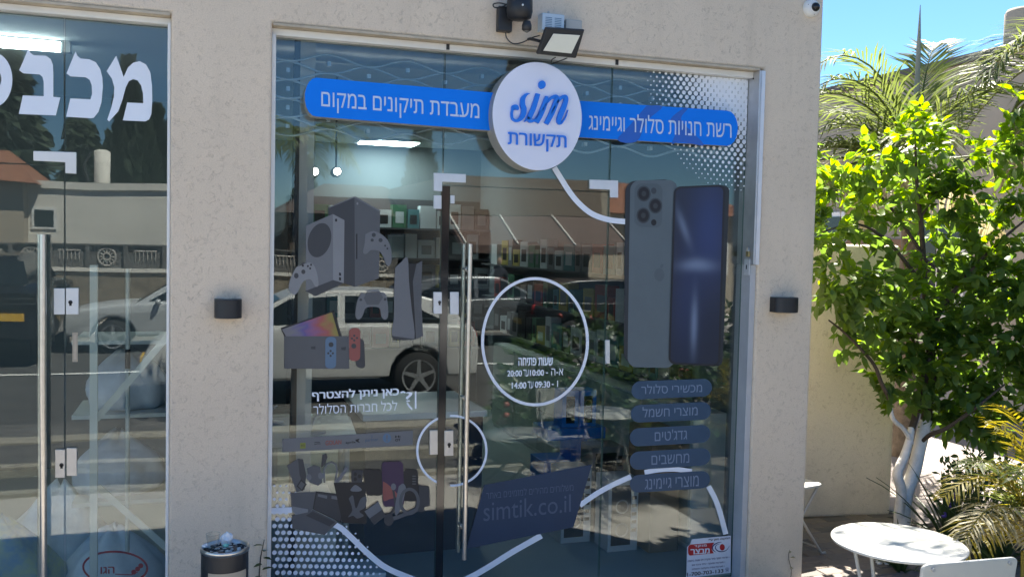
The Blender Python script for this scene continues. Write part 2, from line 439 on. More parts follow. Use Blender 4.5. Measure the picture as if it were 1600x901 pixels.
# ------------------------------------------------------------------ mesh builder
class MB:
    def __init__(s):
        s.v, s.f, s.mi, s.sm, s.uv = [], [], [], [], {}
    def add(s, vs, fs, mi=0, smooth=False):
        b = len(s.v)
        s.v += [tuple(p) for p in vs]
        for f in fs:
            s.f.append(tuple(b+i for i in f)); s.mi.append(mi); s.sm.append(smooth)
        return b
    def box(s, a, b, mi=0):
        (x0, y0, z0), (x1, y1, z1) = a, b
        s.add([(x0, y0, z0), (x1, y0, z0), (x1, y1, z0), (x0, y1, z0), (x0, y0, z1), (x1, y0, z1), (x1, y1, z1), (x0, y1, z1)],
              [(0, 3, 2, 1), (4, 5, 6, 7), (0, 1, 5, 4), (1, 2, 6, 5), (2, 3, 7, 6), (3, 0, 4, 7)], mi)
    def tube(s, pts, r, n=8, mi=0, cap=True):
        pts = [Vector(p) for p in pts]
        rr = r if isinstance(r, (list, tuple)) else [r]*len(pts)
        vs, fs = [], []
        up = None
        for i, p in enumerate(pts):
            t = (pts[min(i+1, len(pts)-1)] - pts[max(i-1, 0)]).normalized()
            if up is None:
                up = Vector((0, 0, 1)) if abs(t.z) < 0.9 else Vector((1, 0, 0))
            u = (up - t*up.dot(t))
            if u.length < 1e-4: u = t.orthogonal()
            u.normalize(); up = u
            wv = t.cross(u)
            for k in range(n):
                a = 2*math.pi*k/n
                vs.append(p + (u*math.cos(a)+wv*math.sin(a))*rr[i])
        for i in range(len(pts)-1):
            for k in range(n):
                k2 = (k+1) % n
                fs.append((i*n+k, i*n+k2, (i+1)*n+k2, (i+1)*n+k))
        s.add(vs, fs, mi, True)
        if cap:
            m = len(pts)-1
            s.add(vs[:n], [tuple(range(n))[::-1]], mi)
            s.add(vs[m*n:], [tuple(range(n))], mi)
    def lathe(s, prof, c=(0, 0, 0), n=24, mi=0, smooth=True, axis='z', cap=True):
        c = Vector(c)
        vs, fs = [], []
        for (r, h) in prof:
            for k in range(n):
                a = 2*math.pi*k/n
                if axis == 'z': q = (r*math.cos(a), r*math.sin(a), h)
                elif axis == 'y': q = (r*math.cos(a), h, r*math.sin(a))
                else: q = (h, r*math.cos(a), r*math.sin(a))
                vs.append(c+Vector(q))
        for i in range(len(prof)-1):
            for k in range(n):
                k2 = (k+1) % n
                fs.append((i*n+k, i*n+k2, (i+1)*n+k2, (i+1)*n+k))
        s.add(vs, fs, mi, smooth)
        for i in (0, len(prof)-1):
            if cap and prof[i][0] > 1e-4:
                s.add(vs[i*n:(i+1)*n], [tuple(range(n))], mi)
    def ico(s, c, r, mi=0, sub=2, jit=0.0, sq=(1, 1, 1), smooth=True):
        bm = bmesh.new()
        bmesh.ops.create_icosphere(bm, subdivisions=sub, radius=1)
        vs = []
        for v in bm.verts:
            k = r*(1+rnd.uniform(-jit, jit))
            vs.append((c[0]+v.co.x*k*sq[0], c[1]+v.co.y*k*sq[1], c[2]+v.co.z*k*sq[2]))
        fs = [tuple(v.index for v in f.verts) for f in bm.faces]
        bm.free()
        s.add(vs, fs, mi, smooth)
    def prism(s, front, back, mi=0, mside=None):
        n = len(front)
        s.add(front, [tuple(range(n))], mi)
        s.add(back, [tuple(range(n))[::-1]], mi if mside is None else mside)
        fs = [(i, i+n, (i+1) % n+n, (i+1) % n) for i in range(n)]
        s.add(list(front)+list(back), fs, mi if mside is None else mside)
    def build(s, name, mats, parent=None, loc=None):
        me = bpy.data.meshes.new(name)
        if loc is not None:
            L = Vector(loc)
            vv = [tuple(Vector(p)-L) for p in s.v]
        else:
            vv = s.v
        me.from_pydata(vv, [], s.f)
        if not isinstance(mats, (list, tuple)): mats = [mats]
        for m in mats: me.materials.append(M[m] if isinstance(m, str) else m)
        me.polygons.foreach_set('material_index', s.mi)
        me.polygons.foreach_set('use_smooth', s.sm)
        if s.uv:
            at = me.attributes.new('uvp', 'FLOAT_VECTOR', 'POINT')
            for i, (a, b) in s.uv.items(): at.data[i].vector = (a, b, 0)
        me.update()
        o = bpy.data.objects.new(name, me)
        COL.objects.link(o)
        if loc is not None: o.location = loc
        if parent is not None:
            o.parent = parent
            if loc is None and parent.type == 'EMPTY':
                o.matrix_parent_inverse = Matrix.Translation(-parent.location)
        return o
def fixn(o):
    bm = bmesh.new(); bm.from_mesh(o.data); bmesh.ops.remove_doubles(bm, verts=bm.verts, dist=1e-5)
    bmesh.ops.recalc_face_normals(bm, faces=bm.faces); bm.to_mesh(o.data); bm.free(); return o
def bevel(o, wd=0.003, seg=2):
    fixn(o)
    b = o.modifiers.new('bevel', 'BEVEL'); b.width = wd; b.segments = seg; b.limit_method = 'ANGLE'; b.angle_limit = R(40)
    return o
def tag(o, label=None, cat=None, group=None, kind=None):
    if label: o['label'] = label
    if cat: o['category'] = cat
    if group: o['group'] = group
    if kind: o['kind'] = kind
    return o
def thing(name, label, cat, loc=(0, 0, 0), group=None, rz=0.0):
    o = bpy.data.objects.new(name, None)
    o.empty_display_size = 0.1
    COL.objects.link(o)
    o.location = loc
    o.rotation_euler = (0, 0, rz)
    return tag(o, label, cat, group)
def struct(o): return tag(o, kind='structure')
def copy_tree(o, parent=None):
    c = o.copy(); COL.objects.link(c)
    if parent is not None: c.parent = parent
    for ch in list(o.children): copy_tree(ch, c)
    return c
def box(name, a, b, m, parent=None, bv=0.0):
    q = MB(); q.box(a, b); o = q.build(name, m, parent)
    if bv: bevel(o, bv)
    return o

# ------------------------------------------------------------------ flat print helpers (on a plane y = const)
GY = 0.10                       # outer face of the shop glass
def lay(k): return GY-0.0007*k
def crop(ox, oy, s):
    return lambda pts: [(ox+x/s, oy+y/s) for x, y in pts]
def bil(q, u, v):               # q: TL, TR, BR, BL ; v down
    (a, b, c, d) = q
    return tuple(a[i]*(1-u)*(1-v)+b[i]*u*(1-v)+c[i]*u*v+d[i]*(1-u)*v for i in range(len(a)))
def rr_uv(ru, rv, n=6, corners=(1, 1, 1, 1)):
    pts = []
    for ci, (cu, cv, a0) in enumerate(((ru, rv, 180), (1-ru, rv, 270), (1-ru, 1-rv, 0), (ru, 1-rv, 90))):
        if not corners[ci]:
            pts.append(((0, 0), (1, 0), (1, 1), (0, 1))[ci]); continue
        for k in range(n+1):
            a = R(a0+90*k/n)
            pts.append((cu+ru*math.cos(a), cv+rv*math.sin(a)))
    return pts
def P(mb, pts, k, mi=0, y=None):
    yy = lay(k) if y is None else y
    mb.add([fy(x, z, yy) for x, z in pts], [tuple(range(len(pts)))], mi)
def RRq(mb, q, ru, rv, k, mi=0, corners=(1, 1, 1, 1), uv=False, y=None):
    b = len(mb.v)
    ps = rr_uv(ru, rv, 6, corners)
    P(mb, [bil(q, u, v) for u, v in ps], k, mi, y)
    if uv:
        for i, t in enumerate(ps): mb.uv[b+i] = t
def ell(cx, cy, rx, ry, n=40, rot=0):
    c, s = math.cos(rot), math.sin(rot)
    return [(cx+rx*math.cos(2*math.pi*i/n)*c-ry*math.sin(2*math.pi*i/n)*s, cy+rx*math.cos(2*math.pi*i/n)*s+ry*math.sin(2*math.pi*i/n)*c) for i in range(n)]
def ribbon(mb, pts, wd, k, mi=0, y=None, closed=False):
    n = len(pts)
    ws = wd if isinstance(wd, (list, tuple)) else [wd]*n
    L, Rr = [], []
    for i in range(n):
        a = pts[(i-1) % n] if closed or i > 0 else pts[i]
        b = pts[(i+1) % n] if closed or i < n-1 else pts[i]
        dx, dy = b[0]-a[0], b[1]-a[1]
        d = math.hypot(dx, dy) or 1
        nx, ny = -dy/d, dx/d
        L.append((pts[i][0]+nx*ws[i]/2, pts[i][1]+ny*ws[i]/2)); Rr.append((pts[i][0]-nx*ws[i]/2, pts[i][1]-ny*ws[i]/2))
    yy = lay(k) if y is None else y
    vs = [fy(x, z, yy) for x, z in L]+[fy(x, z, yy) for x, z in Rr]
    m = n if closed else n-1
    mb.add(vs, [(i, (i+1) % n, (i+1) % n+n, i+n) for i in range(m)], mi)
def smooth(pts, sub=6):        # Catmull-Rom through the points (tuples of any size)
    out = []
    n = len(pts)
    for i in range(n-1):
        p0, p1, p2, p3 = pts[max(i-1, 0)], pts[i], pts[i+1], pts[min(i+2, n-1)]
        for k in range(sub):
            t = k/sub
            out.append(tuple(0.5*((2*b)+(-a+c)*t+(2*a-5*b+4*c-d)*t*t+(-a+3*b-3*c+d)*t**3) for a, b, c, d in zip(p0, p1, p2, p3)))
    out.append(tuple(pts[-1]))
    return out
def rtl(s):
    s = s[::-1]
    out, i = '', 0
    isn = lambda ch: ch.isdigit() or ch in ':.'
    while i < len(s):
        if s[i].isdigit():
            j = i
            while j < len(s) and isn(s[j]): j += 1
            out += s[i:j][::-1]; i = j
        else:
            out += s[i]; i += 1
    return out
_TX = {}
def text_tris(body, space=1.0):
    key = (body, space)
    if key in _TX: return _TX[key]
    cu = bpy.data.curves.new('print', 'FONT')
    cu.body = body
    cu.size = 1
    cu.space_character = space
    o = bpy.data.objects.new('print', cu)
    COL.objects.link(o)
    dg = bpy.context.evaluated_depsgraph_get()
    crv = o.to_curve(dg)
    loops = []
    for sp in crv.splines:
        pts = sp.bezier_points
        n = len(pts)
        lp = []
        for i in range(n):
            a, b = pts[i], pts[(i+1) % n]
            straight = (a.handle_right-a.co).cross(b.co-a.co).length < 1e-4 and (b.handle_left-b.co).cross(b.co-a.co).length < 1e-4
            lp.append((a.co.x, a.co.y))
            if not straight:
                for t in (0.25, 0.5, 0.75):
                    s_ = 1-t
                    q = a.co*s_**3+a.handle_right*3*s_*s_*t+b.handle_left*3*s_*t*t+b.co*t**3
                    lp.append((q.x, q.y))
        clean = [lp[0]]
        for p in lp[1:]:
            if math.hypot(p[0]-clean[-1][0], p[1]-clean[-1][1]) > 1e-4: clean.append(p)
        if len(clean) > 2: loops.append(clean)
    o.to_curve_clear()
    bpy.data.objects.remove(o); bpy.data.curves.remove(cu)
    # group overlapping contours into glyphs, triangulate each, keep what winds round
    bb = [(min(p[0] for p in l), max(p[0] for p in l)) for l in loops]
    order = sorted(range(len(loops)), key=lambda i: bb[i][0])
    groups = []
    for i in order:
        if groups and bb[i][0] < groups[-1][1]: groups[-1][0].append(i); groups[-1][1] = max(groups[-1][1], bb[i][1])
        else: groups.append([[i], bb[i][1]])
    V, T = [], []
    for idx, _ in groups:
        vs, es = [], []
        for i in idx:
            b = len(vs); n = len(loops[i])
            vs += [Vector(p) for p in loops[i]]; es += [(b+k, b+(k+1) % n) for k in range(n)]
        r = mathutils.geometry.delaunay_2d_cdt(vs, es, [], 0, 1e-5)
        b = len(V)
        keep = []
        for f in r[2]:
            cx = sum(r[0][k].x for k in f)/len(f); cy = sum(r[0][k].y for k in f)/len(f)
            wn = 0
            for i in idx:
                L = loops[i]
                for k in range(len(L)):
                    (x0, y0), (x1, y1) = L[k], L[(k+1) % len(L)]
                    cr = (x1-x0)*(cy-y0)-(cx-x0)*(y1-y0)
                    if y0 <= cy < y1 and cr > 0: wn += 1
                    elif y1 <= cy < y0 and cr < 0: wn -= 1
            if wn: keep.append(tuple(b+k for k in f))
        V += [(p.x, p.y) for p in r[0]]; T += keep
    _TX[key] = (V, T)
    return _TX[key]
def textmesh(mb, s, quad, k, mi=0, heb=True, bold=0.0, y=None, space=1.0):
    V, T = text_tris(rtl(s) if heb else s, space)
    xs = [v[0] for v in V]; ys = [v[1] for v in V]
    x0, x1, y0, y1 = min(xs)-bold, max(xs)+bold, min(ys)-bold*.5, max(ys)+bold*.5
    yy = lay(k) if y is None else y
    sh = [(0, 0)] if bold == 0 else [(-bold, -bold*.5), (bold, -bold*.5), (-bold, bold*.5), (bold, bold*.5), (0, 0)]
    for i, (dx, dy) in enumerate(sh):       # heavier weights are struck several times, slightly apart
        vs = []
        for v in V:
            q = bil(quad, (v[0]+dx-x0)/(x1-x0), (y1-v[1]-dy)/(y1-y0))
            vs.append(fy(q[0], q[1], yy-0.00008*i))
        mb.add(vs, T, mi)
def lines(name, m, parent, rows):
    for row in rows:
        mb = MB()
        for r_ in row: textmesh(mb, *r_[0], **r_[1])
        mb.build(name, m, parent)
def rectq(x0, y0, x1, y1, sl=0.0):   # photo rectangle; sl = slope of the horizontals
    d = sl*(x1-x0)
    return ((x0, y0), (x1, y0+d), (x1, y1+d), (x0, y1))
#@@PART2
# ------------------------------------------------------------------ ground
struct(box('ground', (-150, -150, -0.42), (150, 150, -0.30), 'asphalt'))
struct(box('road', (-80, -16.35, -0.296), (80, -11.2, -0.255), 'asphalt'))
struct(box('parking_strip', (-60, -7.0, -0.296), (60, -5.602, -0.252), 'concrete_d'))
struct(box('near_lane', (-60, -11.0, -0.296), (60, -7.002, -0.258), 'asphalt'))
struct(box('garden_bed', (2.9, -3.0, -0.28), (9.0, 4.6, -0.03), 'soil'))
struct(box('pale_alley_paving', (4.86, 0.75, -0.25), (9.0, 14.0, -0.004), 'pave_lt'))
terr = struct(box('terrace', (-14, -2.75, -0.28), (3.329, -0.0, -0.012), 'concrete'))
yard = struct(box('paved_yard', (3.33, -2.75, -0.27), (4.85, 1.3, -0.012), 'joint'))
# pavers one by one where the photograph shows them
pm = []
for k in range(9):
    q = MB(); a, b = 0.197, 0.097; e = 0.004
    j = [rnd.uniform(-0.002, 0.002) for _ in range(4)]
    bt, tp = -0.02, 0.0
    q.add([(0, 0, bt), (a, 0, bt), (a, b, bt), (0, b, bt), (e, e, tp+j[0]), (a-e, e, tp+j[1]), (a-e, b-e, tp+j[2]), (e, b-e, tp+j[3]),
           (0, 0, tp-e), (a, 0, tp-e), (a, b, tp-e), (0, b, tp-e)],
          [(4, 5, 6, 7), (8, 9, 5, 4), (9, 10, 6, 5), (10, 11, 7, 6), (11, 8, 4, 7), (0, 1, 9, 8), (1, 2, 10, 9), (2, 3, 11, 10), (3, 0, 8, 11)])
    o = q.build('paver', ('paver', 'paver2', 'paver3')[k % 3]); pm.append(o.data); bpy.data.objects.remove(o)
ny = 0
yy = -0.55
row = 0
while yy < 1.03:
    xx = 3.335 + (0.1 if row % 2 else 0)
    while xx < 4.64:
        o = bpy.data.objects.new('paver', rnd.choice(pm)); COL.objects.link(o)
        o.location = (xx, yy, rnd.uniform(-0.002, 0.002)); o.rotation_euler = (0, 0, rnd.uniform(-0.01, 0.01)); o.parent = yard
        xx += 0.2; ny += 1
    yy += 0.1; row += 1
# the terrace edge, steps and kerbs that the windows mirror
struct(box('terrace_kerb', (-14, -2.86, -0.28), (3.3, -2.752, 0.02), 'kerb_y'))
struct(box('sunken_gutter', (-14, -4.05, -0.28), (2.749, -2.862, -0.17), 'asphalt'))
struct(box('kerb_line', (-40, -4.2, -0.29), (2.749, -4.052, -0.08), 'kerb_y'))
struct(box('pavement', (-40, -5.3, -0.29), (2.749, -4.202, -0.14), 'concrete_d'))
struct(box('street_kerb', (-40, -5.6, -0.29), (40, -5.302, -0.12), 'kerb_y'))
struct(box('road_edge_line', (-60, -11.2, -0.254), (60, -11.05, -0.250), 'white_paint'))
struct(box('far_pavement', (-60, -21.6, -0.29), (60, -16.4, -0.10), 'concrete'))

# ------------------------------------------------------------------ the building
bld = thing('shop_building', 'beige stucco building front holding two glazed shop fronts under a blank wall', 'building', (3.33, 0, 0))
OX0, OX1, OZ = 0.305, 2.957, 2.92
LX0, LX1 = -2.6, -0.137
TOPZ = 3.78
q = MB()
xs = [-6, LX0, LX1, OX0, OX1, 3.33]; zs = [-0.02, OZ, TOPZ]
for i in range(5):
    for j in range(2):
        if j == 0 and i in (1, 3): continue
        for y, fl in ((0, 0), (0.2, 1)):
            f = [(xs[i], y, zs[j]), (xs[i+1], y, zs[j]), (xs[i+1], y, zs[j+1]), (xs[i], y, zs[j+1])]
            q.add(f, [(0, 1, 2, 3)] if not fl else [(3, 2, 1, 0)])
for x in (LX0, LX1, OX0, OX1):
    q.add([(x, 0, zs[0]), (x, 0.2, zs[0]), (x, 0.2, OZ), (x, 0, OZ)], [(0, 1, 2, 3)])
for a, b in ((LX0, LX1), (OX0, OX1)):
    q.add([(a, 0, OZ), (b, 0, OZ), (b, 0.2, OZ), (a, 0.2, OZ)], [(0, 1, 2, 3)])
q.add([(3.33, 0, zs[0]), (3.33, 0.2, zs[0]), (3.33, 0.2, OZ), (3.33, 0, OZ)], [(0, 1, 2, 3)])
q.add([(3.33, 0, OZ), (3.33, 0.2, OZ), (3.33, 0.2, TOPZ), (3.33, 0, TOPZ)], [(0, 1, 2, 3)])
for i in range(5):
    q.add([(xs[i], 0, TOPZ), (xs[i+1], 0, TOPZ), (xs[i+1], 0.2, TOPZ), (xs[i], 0.2, TOPZ)], [(0, 1, 2, 3)])
fw = q.build('front_wall', 'stucco', bld)
bevel(fw, 0.012, 2)
box('side_wall', (3.13, 0.2, -0.02), (3.328, 7.0, 3.7), 'stucco', bld)
box('roof_slab', (-6, 0.2, 3.45), (3.13, 7.0, 3.62), 'concrete', bld)
box('plaster_drip_edge', (OX0+0.004, -0.006, OZ-0.013), (OX1-0.03, 0.05, OZ-0.001), 'beige_trim', bld)
box('plaster_drip_edge', (LX0+0.004, -0.006, OZ-0.013), (LX1-0.004, 0.05, OZ-0.001), 'beige_trim', bld)
# rooms
struct(box('shop_floor', (0.2, 0.112, -0.02), (3.13, 6.0, 0.05), 'room_floor'))
struct(box('shop_ceiling', (0.2, 0.2, 3.0), (3.13, 6.0, 3.06), 'ceil'))
struct(box('shop_back_wall', (0.2, 6.0, -0.02), (3.13, 6.12, 3.44), 'room'))
struct(box('shop_side_wall', (3.10, 0.205, 0.05), (3.127, 6.0, 2.99), 'room'))
struct(box('party_wall', (0.0, 0.205, -0.02), (0.198, 6.0, 3.44), 'room'))
struct(box('laundry_floor', (-6, 0.112, -0.02), (-0.002, 6.0, 0.05), 'room_floor'))
struct(box('laundry_back_wall', (-6, 3.6, 0.05), (-0.002, 3.72, 3.0), 'room'))
struct(box('laundry_ceiling', (-6, 0.2, 3.0), (-0.002, 6.0, 3.06), 'ceil'))
struct(box('laundry_end_wall', (-6.0, 0.205, 0.05), (-5.9, 3.6, 3.0), 'room'))

# ------------------------------------------------------------------ main shop front
sf = thing('glass_shopfront', 'wide frameless glass shop front with a central door under the round sign', 'shop window', (1.63, GY, 0))
def X(px, py): return fy(px, py, GY).x
GT, GB = 2.874, 0.03
box('top_rail', (OX0, 0.05, GT), (OX1-0.037, 0.13, OZ-0.014), 'white_alu', sf, 0.002)
box('left_jamb', (OX0+0.001, 0.03, 0), (OX0+0.02, 0.13, GT-0.001), 'white_alu', sf, 0.002)
box('right_jamb', (2.921, 0.014, 0), (OX1-0.001, 0.16, 1.83), 'jamb', sf, 0.002)
box('bottom_rail', (OX0+0.021, 0.085, 0), (2.919, 0.125, GB-0.002), 'steel_d', sf)
S1, S2 = 1.158, 2.082
DZ = 2.205
G2 = 0.003
def pane(name, x0, x1, z0, z1, par=sf):
    mb = MB()
    y0, y1 = GY, GY+0.010
    v = [(x0, y0, z0), (x1, y0, z0), (x1, y1, z0), (x0, y1, z0), (x0, y0, z1), (x1, y0, z1), (x1, y1, z1), (x0, y1, z1)]
    mb.add(v, [(0, 1, 5, 4), (2, 3, 7, 6)], 0)
    mb.add(v, [(0, 3, 2, 1), (4, 5, 6, 7), (1, 2, 6, 5), (3, 0, 4, 7)], 1)
    return mb.build(name, ('glass', 'glass_edge'), par)
pane('fixed_pane', OX0+0.021, S1-G2, GB, GT-0.001)
pane('transom_pane', S1+G2, S2-G2, DZ+0.006, GT-0.001)
pane('fixed_pane', S2+G2, 2.919, GB, GT-0.001)
DX0 = 1.197
door = pane('glass_door', DX0, S2-G2, GB+0.012, DZ)
box('door_gap_strip', (S1-0.0025, 0.094, GB), (DX0-0.003, 0.128, DZ), 'gap_fill', sf)  # dark strip put where an unlit gap shows beside the door
for x in (S1, S2):
    box('pane_clip', (x-0.008, 0.045, GT+0.003), (x+0.008, 0.0498, GT+0.03), 'black', sf)
def plate(name, pts, m, par, depth=0.012, y=GY):
    mb = MB()
    fr = [fy(a, b, y-depth) for a, b in pts]
    mb.prism(fr, [Vector((p.x, y-0.0004, p.z)) for p in fr])
    return bevel(mb.build(name, m, par), 0.0015, 1)
def rect(a, b, c, d, sl=0.03): return [(a, b), (c, b+sl*(c-a)), (c, d+sl*(c-a)), (a, d)]
plate('hinge_patch', [(678, 270), (728, 272), (728, 285.5), (691, 284), (691, 299), (678, 298)], 'alu_lt', sf)
plate('hinge_patch', [(921.5, 280.5), (966, 282), (966, 309), (953.5, 308.5), (953.5, 296.5), (921.5, 295)], 'alu_lt', sf)
plate('strike_box', rect(678, 305, 690, 326), 'alu_lt', sf)
plate('lock_plate', rect(677.5, 456, 690.5, 490, 0), 'alu_lt', sf)
plate('lock_plate', rect(671.5, 672, 684, 710, -0.03), 'steel_d', sf)
for nm, pts, m, kp in (('door_lock', rect(703.5, 456, 717, 491, 0), 'alu_lt', None), ('door_lock', rect(694.5, 672.5, 708.5, 712, -0.03), 'steel_d', (702, 694)), ('door_catch', rect(704, 305, 710.5, 318), 'alu_lt', None), ('edge_plate', rect(946.5, 531, 953, 568, 0), 'alu_lt', None)):
    o = plate(nm, pts, m, door)
    if kp:
        mb = MB(); c = fy(kp[0], kp[1], GY-0.014); mb.lathe([(0.009, 0), (0.009, 0.004)], c, 14, axis='y')
        mb.box((c.x-0.005, c.y, c.z-0.016), (c.x+0.005, c.y+0.0035, c.z)); mb.build('keyhole', 'black', o)
mb = MB(); c = fy(687, 472, GY-0.014); mb.lathe([(0.008, 0), (0.008, 0.004)], c, 14, axis='y'); mb.box((c.x-0.0045, c.y, c.z-0.015), (c.x+0.0045, c.y+0.0035, c.z)); mb.build('keyhole', 'black', sf)
mb = MB()
a, b = fy(732, 381, 0.045), fy(728, 873, 0.045)
bx = (a.x+b.x)/2
mb.tube([(bx, 0.045, b.z), (bx, 0.045, a.z)], 0.0125, 14)
hz = [fy(730, p, 0.045).z for p in (421, 624, 826)]
for z in hz: mb.tube([(bx, 0.045, z), (bx, GY-0.001, z)], 0.008, 10); mb.lathe([(0.014, GY-0.006), (0.014, GY-0.0008)], (bx, 0, z), 14, axis='y')
mb.build('pull_handle', 'steel', door)
mb = MB()
mb.tube([(bx, 0.167, b.z), (bx, 0.167, a.z)], 0.0125, 14)
for z in hz: mb.tube([(bx, 0.167, z), (bx, GY+0.0108, z)], 0.008, 10)
mb.build('pull_handle', 'steel', door)
# shutter rail at the right, with padlock
rail = MB()
rail.box((2.921, -0.012, 1.832), (OX1-0.0015, 0.16, OZ-0.014))
rl = thing('shutter_rail', 'grey aluminium box rail down the upper right side of the shop front', 'rail', (2.94, 0, 1.83))
bevel(rail.build('rail_body', 'alu', rl), 0.002, 1)
box('rail_cover', (2.932, -0.016, 1.832), (OX1-0.002, -0.0125, OZ-0.016), 'alu_lt', rl)
zc = fy(1163, 417, 0.04).z
box('lock_case', (2.915, 0.02, zc-0.045), (2.9205, 0.07, zc+0.045), 'alu_lt', rl)
mb = MB(); mb.box((2.912, 0.042, zc-0.012), (2.9148, 0.048, zc+0.012)); mb.build('keyhole', 'black', rl)
mb = MB(); mb.lathe([(0.005, 2.918), (0.005, 2.9207)], (0, 0.05, 2.87), 10, axis='x'); mb.build('screw_hole', 'black', rl)
pz = fy(1161, 393, 0.03).z
pl = thing('padlock', 'small brass padlock hanging from the shutter rail hasp', 'padlock', (2.915, 0.03, pz))
mb = MB(); mb.box((2.907, 0.02, pz-0.028), (2.918, 0.048, pz+0.002)); bevel(mb.build('lock_body', 'brass', pl), 0.002)
mb = MB(); mb.tube([(2.9125, 0.025, pz), (2.9125, 0.025, pz+0.018), (2.9125, 0.029, pz+0.026), (2.9125, 0.039, pz+0.026), (2.9125, 0.043, pz+0.018), (2.9125, 0.043, pz)], 0.003, 8); mb.build('shackle', 'steel', pl)

# ------------------------------------------------------------------ neighbouring laundry front
lf = thing('laundry_shopfront', 'frameless glass front of the laundry with white Hebrew letters, left edge', 'shop window', (-1.0, GY, 0))
LS = X(101, 300)
LR = X(262, 300)
box('top_rail', (LX0+0.002, 0.05, GT+0.004), (LX1-0.001, 0.13, OZ-0.014), 'white_alu', lf, 0.002)
box('right_jamb', (LR, 0.012, 0), (LX1-0.001, 0.13, GT+0.003), 'white_alu', lf, 0.002)
pane('fixed_pane', LS+G2, LR-0.001, GB, GT, lf)
pane('transom_pane', LX0+0.02, LS-G2, DZ+0.02, GT, lf)
ldoor = pane('glass_door', -1.12, LS-G2, GB, DZ+0.014, lf)
pane('fixed_pane', LX0+0.02, -1.126, GB, DZ+0.014, lf)
plate('hinge_patch', [(52, 236), (119, 238), (119, 271.5), (102, 270.5), (102, 253.5), (52, 251)], 'white_alu', lf)
for nm, pts, m, par in (('lock_plate', rect(103, 450, 122.5, 491, 0), 'white_alu', lf), ('lock_plate', rect(104, 699.5, 120, 743, 0), 'steel_d', lf), ('door_lock', rect(84, 450.5, 101, 491, 0), 'white_alu', ldoor), ('door_lock', rect(86, 702, 101.5, 746, 0), 'steel_d', ldoor)):
    o = plate(nm, pts, m, par)
    if nm == 'lock_plate' and m == 'white_alu' or nm == 'door_lock' and m == 'steel_d':
        cc = (110, 472) if nm == 'lock_plate' else (96, 726)
        mb = MB(); c = fy(*cc, GY-0.014); mb.lathe([(0.009, 0), (0.009, 0.004)], c, 14, axis='y'); mb.box((c.x-0.005, c.y, c.z-0.016), (c.x+0.005, c.y+0.0035, c.z)); mb.build('keyhole', 'black', o)
a = fy(67, 366, 0.045)
mb = MB(); mb.tube([(a.x, 0.045, 0.25), (a.x, 0.045, a.z)], 0.015, 14)
for z in (a.z-0.25, 0.9, 0.5): mb.tube([(a.x, 0.045, z), (a.x, GY-0.001, z)], 0.008, 10)
mb.build('pull_handle', 'steel', ldoor)
mb = MB(); mb.tube([(a.x-0.03, 0.167, 0.25), (a.x-0.03, 0.167, a.z)], 0.013, 14); mb.build('pull_handle', 'steel', ldoor)
c1 = crop(0, 0, 3.002)
lt = tag(thing('laundry_lettering', 'large white Hebrew vinyl letters across the top of the laundry glass', 'window lettering', (-0.6, GY, 2.5)))
mem = [(545, 262), (562, 310), (580, 362), (600, 318), (625, 295), (655, 288), (685, 303), (705, 340), (713, 400), (714, 470), (710, 535), (700, 560), (682, 570), (576, 565), (597, 481), (672, 485), (671, 440), (662, 402), (645, 378), (625, 372), (605, 381), (590, 410), (574, 470), (555, 522), (512, 570), (503, 562), (522, 505), (534, 455), (536, 410), (525, 370), (500, 335)]
kaf = [(355, 240), (362, 262), (378, 275), (420, 279), (450, 293), (470, 325), (480, 365), (482, 410), (476, 480), (462, 525), (440, 553), (425, 555), (310, 548), (330, 462), (424, 467), (432, 440), (430, 400), (420, 375), (400, 363), (330, 359), (312, 345), (328, 305)]
bet = [(133, 228), (142, 248), (158, 260), (215, 262), (238, 278), (248, 305), (250, 340), (250, 455), (283, 458), (262, 542), (88, 535), (107, 448), (205, 452), (205, 385), (199, 362), (186, 350), (110, 345), (90, 330), (112, 280)]
for i, g in enumerate((mem, kaf, bet)):
    mb = MB(); P(mb, c1(g), 1); mb.build('letter', 'white', lt)
mb = MB()
o1 = ell(-32, 375, 90, 128, 40); i1 = ell(-32, 372, 38, 52, 40)
vo = [fy(x, z, lay(1)) for x, z in c1(o1)]; vi = [fy(x, z, lay(1)) for x, z in c1(i1)]
mb.add(vo+vi, [(k, (k+1) % 40, (k+1) % 40+40, k+40) for k in range(40)])
mb.build('letter', 'white', lt)
mb = MB(); P(mb, [(113, 519), (121.5, 519), (121.5, 565), (113, 565)], 1); P(mb, [(115, 523), (119.5, 523), (119.5, 561), (115, 561)], 2, 1)
tag(mb.build('door_label', ('tan', 'beige_trim')), 'narrow tan sticker on the laundry glass below the upper lock', 'sticker')

# ------------------------------------------------------------------ vinyl on the shop glass
vin = thing('vinyl_artwork', 'white halftone dots and curling white line stuck on the shop glass', 'window sticker', (1.6, GY, 1.0))
mb = MB()
c = (1176, 112)
j = 0
for j in range(-2, 34):
    for i in range(-2, 30):
        px = 1172-(i+(0.5 if j % 2 else 0))*9.4
        py = 112+j*6.9+(1172-px)*-0.085
        d = math.hypot((px-c[0])*1.02, (py-c[1])*0.88)
        f = 1-d/182
        if f <= 0.05 or px > 1172: continue
        wpt = fy(px, py, lay(1)-0.0001*((j % 2)*2+(i % 2)))
        r = min(0.0188, 0.0235*(f*1.1)**0.8)
        if r < 0.003: continue
        mb.add([(min(2.918, wpt.x+r*math.cos(a*math.pi/7)), wpt.y, min(GT-0.002, wpt.z+r*math.sin(a*math.pi/7))) for a in range(14)], [tuple(range(14))])
o = mb.build('halftone_dots', 'white', vin); o['kind'] = 'stuff'
mb = MB()
edge = [(420, 745), (445, 757), (475, 775), (505, 792), (540, 812), (570, 845), (592, 870), (605, 905), (610, 960)]
